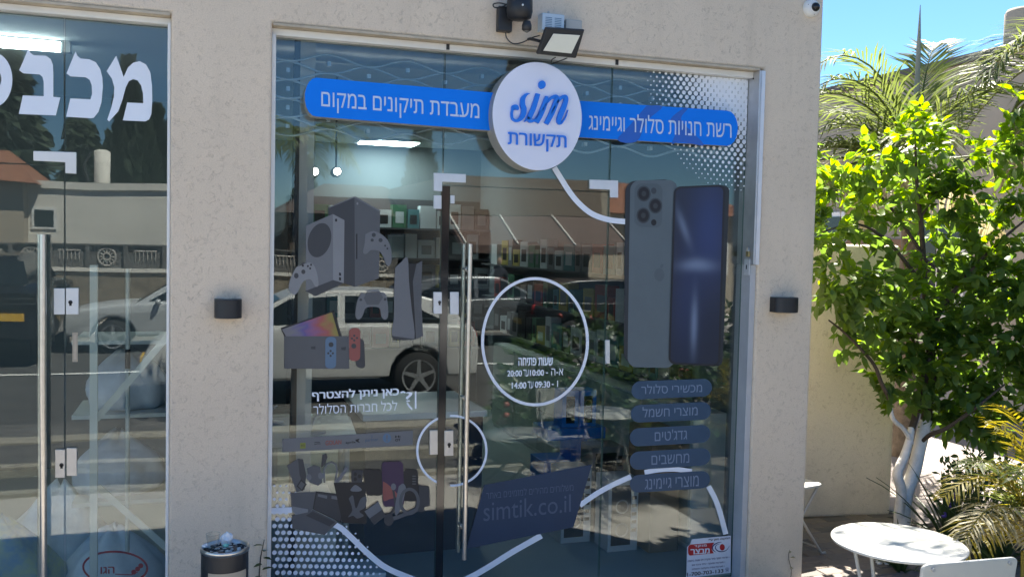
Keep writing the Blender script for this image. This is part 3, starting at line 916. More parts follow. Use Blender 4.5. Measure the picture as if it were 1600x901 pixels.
for j in range(0, 22):
    for i in range(-1, 22):
        px = 424+(i+(0.5 if j % 2 else 0))*9.4*1.0
        py = 748+j*10.4+(px-424)*0.012
        # distance inside the edge
        ex = None
        dmin = 1e9
        for (x0, y0), (x1, y1) in zip(edge, edge[1:]):
            dx, dy = x1-x0, y1-y0
            t = max(0, min(1, ((px-x0)*dx+(py-y0)*dy)/(dx*dx+dy*dy)))
            sx, sy = px-(x0+t*dx), py-(y0+t*dy)
            dd = math.hypot(sx, sy)*(1 if (dx*sy-dy*sx) > 0 else -1)
            if abs(dd) < abs(dmin): dmin = dd
        if dmin < 0: continue
        if 452 < px < 520 and 780 < py < 803: continue
        if i % 1: continue
        r = min(0.0112, 0.0042+dmin*0.00014)
        wpt = fy(px, py, lay(1))
        if wpt.x-r < 0.327: continue
        if wpt.z-r < GB: continue
        mb.add([(wpt.x+r*math.cos(a*math.pi/6), wpt.y, wpt.z+r*math.sin(a*math.pi/6)) for a in range(12)], [tuple(range(12))])
o = mb.build('halftone_dots', 'white', vin); o['kind'] = 'stuff'
for pts, wd in (([(866, 262), (876, 278), (890, 300), (905, 318), (925, 334), (950, 343), (980, 346.5)], 8.5),
                ([(421, 797.5), (440, 797), (456, 796)], 9),
                ([(523, 819), (535, 826), (552, 842), (575, 864), (600, 884), (630, 898), (665, 910), (700, 912), (730, 903), (760, 887), (800, 862), (846, 836)], 9),
                ([(906, 789), (930, 772), (955, 758), (986, 744)], 8),
                ([(1007, 737.5), (1030, 733.5), (1055, 732.5), (1081, 736)], 7.5),
                ([(1107, 759), (1118, 780), (1126, 803), (1134, 834)], 8)):
    mb = MB(); ribbon(mb, smooth(pts, 5), wd, 2); mb.build('white_curve', 'white', vin)
def ring(name, pts, wd, par, m='white', k=2, closed=True):
    mb = MB(); ribbon(mb, pts, wd, k, closed=closed); return mb.build(name, m, par)
ring('small_ring', [(706+54*math.cos(R(a)), 703.5+54.5*math.sin(R(a))) for a in range(108, 253, 6)], 3.6, vin, closed=False)
ring('small_ring', [(706+54*math.cos(R(a)), 703.5+54.5*math.sin(R(a))) for a in range(-93, 94, 6)], 3.6, vin, closed=False)
# opening hours
hr = thing('opening_hours_sticker', 'opening hours in white Hebrew inside a large white ring on the door', 'sign', (1.65, GY, 1.4))
ring('ring', ell(836, 533.5, 82, 98.5, 64), 4.6, hr)
lines('lettering', 'white', hr, [
    [(('שעות פתיחה', ((810, 558.5), (864, 558), (864, 570.5), (810, 571)), 2), dict(bold=0.03))],
    [(('א-ה -', ((853, 575.5), (880, 575), (880, 585.5), (853, 586)), 2), dict(bold=0.005)),
     (('10:00', ((828, 577.5), (850, 577), (850, 586.5), (828, 587)), 2), dict(heb=False, bold=0.03)),
     (('עד', ((817.5, 577), (826.5, 576.8), (826.5, 587.5), (817.5, 587.7)), 2), dict(bold=0.005)),
     (('20:00', ((792.5, 578.5), (815.5, 578), (815.5, 587.5), (792.5, 588)), 2), dict(heb=False, bold=0.03))],
    [(('ו -', ((862, 594), (872, 594), (872, 604), (862, 604)), 2), dict(bold=0.005)),
     (('09:30', ((836, 595.5), (859.5, 595), (859.5, 605), (836, 605.5)), 2), dict(heb=False, bold=0.03)),
     (('עד', ((824.5, 595.5), (833.5, 595.2), (833.5, 606), (824.5, 606.3)), 2), dict(bold=0.005)),
     (('14:00', ((799.5, 597), (822.5, 596.5), (822.5, 606.5), (799.5, 607)), 2), dict(heb=False, bold=0.03))]])
# left message
ms = thing('join_here_lettering', 'two lines of white Hebrew lettering on the left pane above the logo strip', 'sign', (0.7, GY, 1.1))
lines('lettering', 'white', ms, [[(('כאן ניתן להצטרף', ((487.5, 610), (623.5, 603.5), (623.5, 621), (487.5, 627)), 2), dict(bold=0.03))], [(('לכל חברות הסלולר', ((489.5, 631), (620.5, 625), (620.5, 641), (489.5, 647)), 2), dict(bold=0.002))]])
mb = MB()
textmesh(mb, '?', ((634, 612), (644.5, 611.5), (644.5, 627), (634, 627.5)), 2, heb=False, bold=0.005)
for pts in ([(649.5, 611), (649.5, 638)], [(636, 629), (640, 635), (644, 639)], [(626, 613), (630, 611.5), (633, 613)]):
    ribbon(mb, pts, 2.6, 2)
mb.build('query_symbol', 'white', ms)
# phone company logos
st = thing('phone_company_strip', 'grey strip with a row of phone company logos low on the left pane', 'sticker', (0.6, GY, 0.95))
mb = MB()
P(mb, [(441.3, 685), (645.5, 672), (645, 695), (441, 706)], 2, 0)
P(mb, [(469, 691.5), (477.5, 691), (477.5, 700), (469, 700.5)], 3, 1)
textmesh(mb, '012', ((470.5, 694), (476, 693.7), (476, 696.8), (470.5, 697)), 4, 2, heb=False, bold=0.02)
ribbon(mb, [(491, 691), (496, 690), (500, 690.5)], 1.2, 3, 2); ribbon(mb, [(491, 694), (496, 692.5), (501, 692.8)], 1.2, 3, 2)
textmesh(mb, 'GOLAN', ((508.5, 688), (533.5, 686.3), (533.5, 693.5), (508.5, 695.5)), 3, 3, heb=False, bold=0.03)
textmesh(mb, 'aprilx', ((540, 689), (556, 688), (556, 692.5), (540, 694)), 3, 4, heb=False, bold=0.02)
P(mb, [(555, 686.5), (562, 684.5), (560, 688), (562.5, 691.5), (557, 689.5)], 3, 4)
textmesh(mb, 'partner', ((571, 685.5), (591, 684.2), (591, 689.5), (571, 691)), 3, 5, heb=False, bold=0.015)
ribbon(mb, [(581, 684), (581.3, 679)], 1.0, 3, 5)
P(mb, ell(604.5, 684, 6.6, 7.2), 3, 6)
P(mb, [(603.2, 679.5), (606, 679.2), (605.3, 685.5), (603.8, 685.6)], 4, 0); P(mb, ell(604.6, 688, 1.4, 1.4, 12), 4, 0)
textmesh(mb, 'H:', ((617.5, 680), (626, 679.4), (626, 683), (617.5, 683.6)), 3, 7, heb=False, bold=0.05)
textmesh(mb, 'OT', ((617.5, 685), (626, 684.4), (626, 688.6), (617.5, 689.2)), 3, 7, heb=False, bold=0.05)
mb.build('printed_strip', ('print_grey', 'print_lime', 'print_dark', 'print_red', 'print_black', 'navy_txt', 'print_blue', 'print_black'), st)
# web address banner
wb = thing('web_address_banner', 'slanted navy banner low on the door with the web address', 'sign', (1.65, GY, 0.5))
mb = MB()
P(mb, [(756.5, 757), (925, 725), (896, 823), (728.4, 857)], 3, 0)
mb.build('banner', 'navy', wb)
lines('lettering', 'navy_txt', wb, [[(('משלוחים מהירים למזמינים באתר', ((759.5, 767), (896, 754), (896, 765.5), (759.5, 779)), 4), dict())], [(('simtik.co.il', ((755.5, 783.5), (892, 771.5), (892, 799), (755.5, 814)), 4), dict(heb=False))]])
# category pills
names = [('מכשירי סלולר', 'topmost slate blue pill sticker, lettered for mobile phones', ((986.6, 595.5), (1112.7, 591), (1112.5, 618.5), (986.6, 624)), ((1002, 600.5), (1097, 597.5), (1097, 612), (1002, 615.5))),
         ('מוצרי חשמל', 'second slate blue pill sticker from the top, lettered for electrical goods', ((985.5, 632.7), (1111, 627), (1111, 655), (985.5, 660)), ((1004, 635.5), (1090, 632), (1090, 648), (1004, 651.5))),
         ("גדג'טים", 'middle slate blue pill sticker, shortest word, lettered for gadgets', ((984, 669), (1110, 662.7), (1110, 690.5), (984, 697.6)), ((1023, 672), (1073.5, 669), (1073.5, 686), (1023, 689))),
         ('מחשבים', 'fourth slate blue pill sticker from the top, lettered for computers', ((984, 705.5), (1110, 698.7), (1110, 726), (984, 734)), ((1018, 711), (1077, 707.5), (1077, 722), (1018, 725.5))),
         ('מוצרי גיימינג', 'lowest slate blue pill sticker, lettered for gaming goods', ((984, 742), (1109.5, 734.3), (1109.5, 761.8), (984, 769.6)), ((1007.6, 748), (1091.7, 742), (1091.7, 759), (1007.6, 764.5)))]
for s, lb, qd, tq in names:
    t = thing('category_pill', lb, 'sticker', tuple(fy(qd[3][0], qd[3][1], GY)), 'blue category pill stickers on the right pane')
    mb = MB(); RRq(mb, qd, 0.11, 0.5, 3); mb.build('pill', 'pill', t)
    mb = MB(); textmesh(mb, s, tq, 4); mb.build('lettering', 'pill_txt', t)
# the phone poster
ph = thing('phone_poster', 'large window print of two smartphones, one back with three lenses, one blue screen', 'sticker', (2.6, GY, 1.3))
c8 = crop(960, 260, 2.65)
mb = MB()
RRq(mb, c8([(46, 62), (246, 52), (236, 832), (38, 812)]), 0.2, 0.06, 3, 0)
RRq(mb, c8([(66, 58), (262, 56), (250, 834), (54, 830)]), 0.2, 0.05, 4, 1)
RRq(mb, c8([(84, 70), (200, 72), (197, 255), (82, 248)]), 0.25, 0.17, 5, 2)
for (x, y, r) in ((122, 113, 29), (170, 163, 29), (120, 203, 29)):
    P(mb, c8(ell(x, y, r*0.98, r*1.12)), 6, 3); P(mb, c8(ell(x, y, r*0.78, r*0.92)), 7, 4); P(mb, c8(ell(x, y, r*0.34, r*0.40)), 8, 5)
P(mb, c8(ell(163, 101, 11, 13)), 6, 3); P(mb, c8(ell(163, 232, 11, 13)), 6, 4)
P(mb, c8(ell(186, 448, 21, 27)), 5, 2); P(mb, c8(ell(196, 412, 6, 10, 20, 0.5)), 5, 2)
mb.build('rear_view_phone', ('phone_side', 'phone_back', 'phone_bump', 'phone_ring', 'phone_lens', 'print_dark'), ph)
mb = MB()
RRq(mb, c8([(262, 84), (477, 78), (448, 826), (240, 818)]), 0.13, 0.035, 9, 0)
RRq(mb, c8([(247, 84), (460, 75), (437, 828), (224, 817)]), 0.13, 0.035, 10, 1)
RRq(mb, c8([(255, 92), (451, 84), (429, 819), (232, 809)]), 0.12, 0.03, 11, 2, uv=True)
mb.build('front_view_phone', ('phone_side', 'phone_frame', 'screen'), ph)
# console collage
cs = thing('console_poster', 'grey window print of game consoles and controllers on the left pane', 'sticker', (0.75, GY, 1.7))
c6 = crop(420, 280, 2.817)
def poly_part(name, items, mats, par, cv, k0=3):
    mb = MB()
    for i, (pts, mi) in enumerate(items): P(mb, cv(pts), k0+i*0.35, mi)
    return mb.build(name, mats, par)
PM = ('print_dark', 'print_mid', 'print_grey', 'print_lt', 'print_black')
poly_part('tall_dark_console', [([(262, 125), (377, 77), (379, 474), (262, 430)], 0), ([(377, 77), (490, 140), (485, 435), (379, 474)], 1), ([(384, 240), (390, 240), (390, 350), (384, 352)], 4), ([(372, 78), (377, 74), (492, 138), (490, 144), (377, 81), (262, 128), (262, 124)], 2), (ell(390, 107, 4, 6, 12), 3)], PM, cs, c6)
poly_part('white_console', [([(163, 205), (282, 153), (283, 445), (163, 492)], 2), ([(282, 153), (333, 180), (330, 457), (283, 443)], 3), (ell(223, 268, 50, 77, 36, 0.28), 0), ([(160, 492), (283, 443), (330, 458), (205, 515)], 0), ([(309, 410), (318, 412), (318, 425), (309, 423)], 4), ([(309, 430), (318, 432), (318, 446), (309, 444)], 4), (ell(296, 180, 5, 7, 12), 4)], PM, cs, c6, 6)
def blob(pts): return smooth(pts+[pts[0]], 4)[:-1]
poly_part('controller', [(blob([(120, 388), (150, 368), (190, 370), (210, 405), (219, 462), (205, 472), (183, 440), (150, 452), (125, 500), (105, 506), (88, 482), (96, 435)]), 3), (ell(121, 424, 10, 12, 20), 0), (ell(152, 407, 9, 10, 20), 0), (ell(172, 382, 4, 5, 10), 4), (ell(186, 376, 4, 5, 10), 4), (ell(182, 392, 4, 5, 10), 4), (ell(150, 380, 5, 5, 10), 4), ([(126, 385), (150, 366), (170, 366), (150, 375)], 0)], PM, cs, c6, 9)
poly_part('controller', [(blob([(425, 242), (460, 228), (500, 245), (530, 280), (541, 340), (535, 375), (520, 380), (503, 340), (485, 316), (450, 312), (430, 328), (415, 322), (422, 280)]), 2), (ell(462, 245, 9, 9, 20), 0), (ell(492, 268, 9, 9, 20), 0), (ell(455, 268, 7, 7, 12), 0), (ell(512, 292, 4, 4, 10), 4), (ell(522, 305, 4, 4, 10), 4)], PM, cs, c6, 9)
poly_part('curved_console', [([(612, 378), (622, 368), (656, 374), (658, 700), (632, 704)], 4), (blob([(556, 388), (582, 365), (611, 345), (617, 450), (628, 560), (641, 700), (590, 694), (543, 686), (551, 600), (552, 480)]), 2), ([(650, 372), (676, 358), (672, 450), (673, 560), (679, 690), (648, 704), (640, 560), (634, 450)], 1), ([(541, 688), (590, 696), (650, 703), (600, 708), (548, 700)], 0)], PM, cs, c6, 5)
poly_part('controller', [(blob([(395, 520), (412, 498), (440, 512), (475, 510), (500, 496), (518, 515), (526, 595), (512, 618), (495, 602), (485, 565), (430, 565), (412, 602), (395, 617), (381, 598), (387, 545)]), 2), ([(428, 500), (490, 492), (503, 520), (482, 552), (432, 552), (418, 522)], 1), ([(425, 492), (455, 485), (492, 487), (486, 492), (440, 496)], 3), (ell(405, 530, 6, 6, 12), 0), (ell(512, 528, 6, 6, 12), 0)], PM, cs, c6, 5)
mb = MB()
for i, (pts, mi) in enumerate([([(52, 655), (287, 577), (322, 690), (72, 700)], 4)]): P(mb, c6(pts), 4, mi)
RRq(mb, c6([(58, 660), (278, 585), (308, 690), (78, 694)]), 0.01, 0.01, 4.5, 5, uv=True)
for i, (pts, mi) in enumerate([([(68, 690), (352, 690), (354, 834), (68, 833)], 1), ([(185, 736), (205, 734), (205, 748), (186, 746)], 0), ([(318, 740), (340, 736), (338, 752), (320, 750)], 0)]): P(mb, c6(pts), 5+i*.4, mi)
RRq(mb, c6([(383, 695), (420, 705), (424, 833), (384, 828)]), 0.4, 0.12, 6.0, 0)
RRq(mb, c6([(249, 694), (297, 692), (296, 832), (248, 832)]), 0.4, 0.13, 6.4, 6)
RRq(mb, c6([(353, 655), (403, 653), (402, 798), (354, 800)]), 0.4, 0.13, 6.4, 7)
for x, y, r in ((274, 727, 11), (262, 765, 5), (282, 765, 5), (272, 755, 5), (272, 776, 5), (376, 688, 5), (366, 700, 5), (388, 698, 5), (376, 708, 5), (374, 733, 11)): P(mb, c6(ell(x, y, r, r, 16)), 7, 0)
mb.build('handheld_console', PM+('oled', 'print_blue', 'print_red'), cs)
# gadget collage
gd = thing('gadget_poster', 'dim window print of gadgets, laptops, phones and a scooter low on the left pane', 'sticker', (0.85, GY, 0.6))
c5 = crop(430, 700, 4.481)
GP = ('print_black', 'print_dark', 'print_mid', 'print_grey', 'print_purple', 'print_red', 'print_lt')
poly_part('pale_console', [([(82, 120), (160, 72), (170, 180), (205, 290), (150, 305), (128, 250)], 2), ([(160, 72), (195, 76), (218, 190), (205, 290), (170, 180)], 1)], GP, gd, c5)
poly_part('smartwatch', [([(150, 265), (180, 215), (222, 250), (190, 300)], 0), ([(160, 262), (182, 228), (208, 251), (186, 288)], 2)], GP, gd, c5, 5)
poly_part('pale_headset', [([(222, 140), (270, 118), (315, 130), (330, 240), (300, 260), (240, 240)], 2), (ell(236, 202, 18, 22, 20), 3), (ell(320, 192, 20, 24, 20), 3), ([(330, 45), (358, 35), (366, 60), (350, 110), (322, 135)], 1)], GP, gd, c5)
mb = MB(); ribbon(mb, c5([(345, 240), (342, 150), (360, 110), (395, 95), (425, 112), (434, 160), (420, 230)]), 2.4, 5); ribbon(mb, c5([(505, 130), (460, 200), (425, 240)]), 5, 4); mb.build('headphones', 'print_grey', gd)
poly_part('laptop', [([(105, 310), (285, 305), (270, 420), (230, 450), (118, 430)], 2), ([(285, 300), (490, 325), (462, 520), (262, 425)], 0), ([(292, 308), (480, 332), (455, 510), (270, 425)], 1), ([(300, 318), (365, 330), (362, 352), (298, 335)], 3), ([(395, 330), (462, 340), (458, 362), (393, 352)], 3), ([(235, 445), (262, 428), (440, 515), (345, 605), (120, 560), (118, 470)], 2), ([(262, 440), (420, 515), (380, 545), (215, 470)], 1)], GP, gd, c5, 3)
poly_part('tablet', [([(410, 240), (632, 238), (640, 530), (470, 520)], 0), (blob([(515, 350), (545, 330), (565, 420), (600, 350), (640, 340), (630, 410), (590, 440), (620, 470), (575, 490), (545, 470), (510, 480), (540, 430)]), 2), (blob([(525, 290), (560, 255), (605, 285), (590, 300), (540, 300)]), 3)], GP, gd, c5, 6)
mb = MB()
for qd, mi in (([(535, 150), (615, 150), (610, 240), (535, 240)], 1), ([(612, 145), (745, 150), (750, 330), (640, 330)], 0), ([(745, 95), (895, 90), (905, 400), (755, 410)], 4), ([(905, 145), (1000, 150), (1005, 370), (880, 370)], 0)): RRq(mb, c5(qd), 0.15, 0.1, 5+mi*0.2, mi)
P(mb, c5(blob([(755, 230), (800, 260), (860, 330), (800, 355), (757, 360)])), 6.6, 5)
for x, y in ((560, 180), (560, 215), (590, 195)): P(mb, c5(ell(x, y, 12, 14, 14)), 7, 0)
for k in range(4): P(mb, c5([(960, 190+k*18), (985, 190+k*18), (985, 198+k*18), (960, 198+k*18)]), 7, 2)
mb.build('phone_row', GP, gd)
mb = MB()
ribbon(mb, c5([(820, 250), (845, 400), (800, 480)]), 3.5, 7, 1); ribbon(mb, c5([(790, 500), (860, 480), (960, 440), (1030, 410)]), 6, 7.3, 2)
P(mb, c5(ell(795, 497, 34, 44, 24)), 7.6, 1); P(mb, c5(ell(1020, 415, 26, 30, 24)), 7.6, 1)
P(mb, c5(ell(828, 268, 18, 24, 18)), 8, 3); P(mb, c5(blob([(865, 265), (895, 245), (915, 275), (905, 330), (880, 420), (845, 470), (840, 400)])), 8, 3)
mb.build('scooter', GP, gd)
mb = MB(); ribbon(mb, c5(ell(940, 370, 62, 85, 30)), 5, 8.6, 2, closed=True); RRq(mb, c5([(1005, 255), (1080, 268), (1085, 400), (1010, 420)]), 0.1, 0.1, 8.3, 1); mb.build('vr_headset', GP, gd)
poly_part('small_tablet', [([(625, 440), (722, 372), (772, 470), (692, 535)], 3), ([(660, 490), (752, 425), (770, 470), (692, 533)], 1)], GP, gd, c5, 9)
mb = MB(); P(mb, c5([(120, 405), (230, 425), (228, 450), (215, 470), (140, 462), (118, 440)]), 4, 0); mb.build('pasted_label', 'print_lt', gd)
# alarm company sticker
al = thing('alarm_company_sticker', 'white alarm company sticker with red logo and phone number, bottom right', 'sticker', (2.9, GY, 0.1))
mb = MB()
P(mb, [(1081, 841.6), (1142, 836), (1141.6, 894), (1072.3, 902.5), (1073.5, 853.5), (1079, 848.5)], 2)
mb.build('sheet', 'sticker_white', al)
ca = crop(1060, 820, 11.12)
mb = MB()
P(mb, ca(smooth([(200, 525), (172, 490), (168, 400), (185, 350), (215, 333)], 4)+[(628, 298), (588, 350), (580, 420), (615, 484)]), 3, 0)
P(mb, ca(ell(762, 380, 44, 56, 28)), 3, 0)
ribbon(mb, ca(smooth([(755, 290), (690, 300), (610, 345), (590, 400), (620, 445), (655, 466)], 4)), [0.3+1.7*math.sin(math.pi*i/20) for i in range(21)], 3, 1)
ribbon(mb, ca(smooth([(715, 318), (655, 350), (645, 400), (690, 445), (760, 455), (835, 430), (888, 355)], 4)), [0.3+1.4*math.sin(math.pi*i/24) for i in range(25)], 3.3, 1)
textmesh(mb, 'מוקד', ca([(275, 342), (490, 328), (490, 378), (275, 392)]), 4, 2, bold=0.03, space=1.2)
textmesh(mb, 'מבצר', ca([(210, 412), (545, 396), (545, 485), (210, 508)]), 4, 2, bold=0.035)
textmesh(mb, 'המקום מוגן ע״י', ca([(525, 240), (898, 205), (898, 245), (525, 285)]), 3, 3, bold=0.03)
textmesh(mb, '• שרותי מוקד סיור ובקרה 24 שעות ביממה', ca([(160, 603), (885, 535), (885, 575), (160, 650)]), 3, 1, bold=0.025)
textmesh(mb, '• מערכות אזעקה • גילוי וכיבוי אש', ca([(235, 672), (812, 618), (812, 658), (235, 712)]), 3, 1, bold=0.025)
textmesh(mb, '• מערכות צפייה והקלטה דיגיטלית', ca([(235, 745), (805, 688), (805, 728), (235, 787)]), 3, 1, bold=0.025)
textmesh(mb, '1-700-703-133', ca([(152, 822), (782, 756), (782, 818), (152, 888)]), 3, 3, heb=False, bold=0.02)
textmesh(mb, '☎', ca([(812, 735), (882, 726), (882, 805), (812, 815)]), 3, 1, heb=False)
mb.build('print', ('red_print', 'navy_print', 'sticker_white', 'black_print'), al)

# ------------------------------------------------------------------ the sign
sg = thing('shop_sign', 'round white shop sign with blue script logo between two blue lettered bars', 'sign', (1.63, 0.0, 2.57))
YL, YR, YD = 0.005, 0.045, -0.062
mb = MB()
lb = [(775, 144.8), (775, 204.3)]
arc = [(497.5-27*math.cos(R(a))*0.62 if False else 490+0, 0) for a in ()]
LB = [(790, 146), (790, 205.5), (497, 182)] + [(494-20*math.sin(R(a)), 152-31*math.cos(R(180-a))*-1*-1) for a in ()]
def stad_left(tl, bl, w_, n=9):   # rounded left end between two photo points
    cx, cy = (tl[0]+bl[0])/2, (tl[1]+bl[1])/2
    ry = (bl[1]-tl[1])/2
    return [(cx-w_*math.sin(math.pi*i/n), cy-ry*math.cos(math.pi*i/n)) for i in range(n+1)]
def stad_right(tr, br, w_, n=9):
    cx, cy = (tr[0]+br[0])/2, (tr[1]+br[1])/2
    ry = (br[1]-tr[1])/2
    return [(cx+w_*math.sin(math.pi*i/n), cy-ry*math.cos(math.pi*i/n)) for i in range(n+1)]
out = stad_left((494, 121.5), (494, 182.3), 18)+[(790, 206), (790, 146.5)]
fr = [fy(x, z, YL) for x, z in out]
mb.prism(fr, [Vector((p.x, GY-0.018, p.z)) for p in fr], 0, 1)
mb.build('left_bar', ('blue', 'sign_side'), sg)
out = [(895, 157), (895, 214)]+stad_right((1136, 173), (1136, 228), 17)[::-1]
fr = [fy(x, z, YR) for x, z in out]
mb = MB(); mb.prism(fr, [Vector((p.x, GY-0.018, p.z)) for p in fr], 0, 1)
for pts in ([(1010, 165.5), (1035, 167), (1010, 190), (995, 221), (965, 219), (985, 195)], [(1068, 169), (1075, 169.5), (1064, 185), (1075, 200), (1100, 226), (1082, 225), (1060, 222), (1050, 224), (1058, 200), (1048, 186)]):
    P(mb, blob(pts), 0, 2, y=YR-0.0008)
mb.build('right_bar', ('blue', 'sign_side', 'blue_d'), sg)
ctr = fy(840.5, 182, YD)
rx = (fy(910.5, 184, YD).x-fy(770.5, 180, YD).x)/2; rz = (fy(840, 97, YD).z-fy(840, 266.5, YD).z)/2
mb = MB()
fr = [Vector((ctr.x+rx*math.cos(2*math.pi*i/72), YD, ctr.z+rz*math.sin(2*math.pi*i/72))) for i in range(72)]
mb.prism(fr, [Vector((p.x, GY-0.04, p.z)) for p in fr], 0, 1)
dz = mb.build('round_panel', ('acrylic', 'sign_side'), sg); bevel(dz, 0.003, 2)
mb = MB(); textmesh(mb, 'מעבדת תיקונים במקום', ((502, 143), (749, 162.5), (749, 194), (502, 175)), 0, y=YL-0.001, bold=0.004)
mb.build('left_lettering', 'letter_grey', sg)
mb = MB(); textmesh(mb, 'רשת חנויות סלולר וגיימינג', ((920, 174.5), (1143, 187.5), (1143, 216), (920, 203)), 0, y=YR-0.0018, bold=0.004)
mb.build('right_lettering', 'letter_grey', sg)
cL = crop(660, 40, 5.0)
def extr(mb, pts, y0, y1, mi=0):
    fr = [fy(x, z, y0) for x, z in pts]
    mb.prism(fr, [Vector((p.x, y1, p.z)) for p in fr], mi)
def stroke(mb, pts):            # (x, y, width) in the enlarged crop; raised letter
    pp = smooth(pts, 5)
    L, Rr = [], []
    for i, (x, y, w_) in enumerate(pp):
        a, b = pp[max(i-1, 0)], pp[min(i+1, len(pp)-1)]
        dx, dy = b[0]-a[0], b[1]-a[1]
        d = math.hypot(dx, dy) or 1
        L.append((x-dy/d*w_/2, y+dx/d*w_/2)); Rr.append((x+dy/d*w_/2, y-dx/d*w_/2))
    n = len(pp)
    yf, yb = YD-0.016, YD-0.0006
    vf = [fy(a, b, yf) for a, b in cL(L)]+[fy(a, b, yf) for a, b in cL(Rr)]
    vb = [Vector((p.x, yb, p.z)) for p in vf]
    fs = [(i, i+1, i+1+n, i+n) for i in range(n-1)]
    mb.add(vf, fs)
    m = 2*n
    side = [(i, i+1, i+1+m, i+m) for i in range(n-1)]+[(i+n, i+n+1, i+n+1+m, i+n+m) for i in range(n-1)]+[(0, n, n+m, m), (n-1, 2*n-1, 2*n-1+m, n-1+m)]
    mb.add(vf+vb, side)
lg = MB(); stroke(lg, [(840, 533, 4), (812, 540, 20), (788, 572, 34), (785, 615, 38), (795, 655, 40), (785, 705, 38), (757, 738, 26), (728, 743, 18), (706, 725, 16), (700, 690, 16), (706, 655, 18)]); stroke(lg, [(707, 660, 18), (715, 640, 36), (732, 640, 44), (745, 650, 26), (750, 660, 6)])
lg.build('logo_letter', 'logo_blue', sg)
lg = MB(); stroke(lg, [(905, 533, 34), (888, 590, 36), (868, 650, 38), (842, 710, 38), (838, 740, 30), (862, 748, 18), (890, 722, 9), (925, 660, 5)])
extr(lg, cL(ell(937, 462, 27, 32, 28)), YD-0.016, YD-0.0006); stroke(lg, [(800, 752, 4), (815, 735, 18), (835, 715, 30)])
lg.build('logo_letter', 'logo_blue', sg)
lg = MB(); stroke(lg, [(975, 553, 24), (962, 600, 36), (940, 660, 40), (915, 715, 40), (893, 757, 34)]); stroke(lg, [(925, 690, 6), (960, 625, 12), (1005, 570, 22), (1040, 556, 32), (1052, 572, 36), (1035, 630, 40), (1005, 700, 40), (970, 768, 34)])
stroke(lg, [(1005, 690, 6), (1040, 625, 12), (1080, 572, 22), (1112, 556, 32), (1124, 575, 34), (1110, 630, 38), (1085, 690, 40), (1068, 740, 36), (1078, 764, 22), (1100, 748, 12), (1122, 712, 8), (1140, 660, 4)])
lg.build('logo_letter', 'logo_blue', sg)
mb = MB(); textmesh(mb, 'תקשורת', ((794.5, 206.5), (885.5, 212), (885.5, 238.5), (794.5, 233)), 0, y=YD-0.012)
o = mb.build('raised_word', 'logo_blue', sg)
so_ = o.modifiers.new('thickness', 'SOLIDIFY'); so_.thickness = 0.0115; so_.offset = 0
o.location.y += 0.0055
#@@PART3
# ------------------------------------------------------------------ fixtures on the wall
def wall_lamp(lb, x0, y0, x1, y1):
    a, b = fy(x0, y0, -0.06), fy(x1, y1, -0.06)
    cx, z1, z0, hw = (a.x+b.x)/2, a.z, b.z, (b.x-a.x)/2
    t = thing('wall_lamp', lb, 'lamp', (cx, 0, z0), 'black wall lamps')
    out = [(cx-hw, -0.0005), (cx-hw, -0.045)]+[(cx+hw*math.sin(R(k)), -0.045-0.05*math.cos(R(k))) for k in range(-75, 76, 10)]+[(cx+hw, -0.045), (cx+hw, -0.0005)]
    mb = MB(); mb.prism([(x, y, z0) for x, y in out], [(x, y, z1) for x, y in out])
    bevel(mb.build('lamp_body', 'black_coat', t), 0.002, 1)
    mb = MB(); mb.lathe([(0.022, z1-0.001), (0.022, z1+0.002)], (cx, -0.05, 0), 16); mb.build('lamp_lens', 'lens_glass', t)
wall_lamp('black half round wall lamp on the pier between the two shop fronts', 335, 467.5, 378, 497)
wall_lamp('black half round wall lamp on the right pier near the tree', 1212.5, 464.5, 1247.5, 488)
# dome camera
t = thing('dome_camera', 'small white dome camera high at the corner of the building', 'camera', tuple(fy(1266, 14, 0)))
p = fy(1266, 14, 0)
mb = MB(); mb.lathe([(0.0, -0.036), (0.026, -0.036), (0.043, -0.028), (0.05, -0.012), (0.05, -0.0005)], p, 28, axis='y'); mb.build('housing', 'cam_white', t)
mb = MB(); mb.ico((p.x+0.008, -0.036, p.z+0.002), 0.025, 0, 3); mb.build('dome', 'cam_dome', t)
for a in range(0, 360, 120):
    mb = MB(); mb.lathe([(0.003, -0.031), (0.003, -0.027)], (p.x+0.037*math.cos(R(a+40)), 0, p.z+0.037*math.sin(R(a+40))), 8, axis='y')
    mb.build('screw', 'black', t)
# black security camera
t = thing('security_camera', 'black security camera on a wall bracket with a hanging cable over the sign', 'camera', tuple(fy(790, 30, 0)))
a, b = fy(778, 10, -0.03), fy(799, 51, -0.03)
box('bracket', (a.x, -0.045, b.z), (b.x, -0.0005, a.z), 'black', t, 0.006)
cc = fy(812, 12, -0.10)
mb = MB()
mb.lathe([(0.0, 0.075), (0.045, 0.074), (0.063, 0.06), (0.065, -0.02), (0.058, -0.05), (0.035, -0.062), (0.0, -0.064)], cc, 24)
mb.build('camera_body', 'black_coat', t)
mb = MB(); e = fy(823, 43, -0.12); mb.lathe([(0.018, 0.03), (0.024, 0.01), (0.024, -0.012), (0.017, -0.018), (0.0, -0.012)], e, 18); mb.build('sensor_eye', 'black', t)
mb = MB(); e2 = fy(823, 49, -0.12); mb.ico((e.x, e.y, e.z-0.012), 0.015, 0, 2); mb.build('sensor_lens', 'lens_glass', t)
mb = MB(); mb.tube([(b.x-0.01, -0.03, (a.z+b.z)/2), (cc.x-0.04, cc.y, cc.z-0.01)], 0.018, 10); mb.build('arm', 'black', t)
mb = MB(); mb.ico(tuple(fy(817, 8, -0.163)), 0.006, 0, 2, sq=(1, 0.4, 1)); mb.build('indicator', 'cam_white', t)
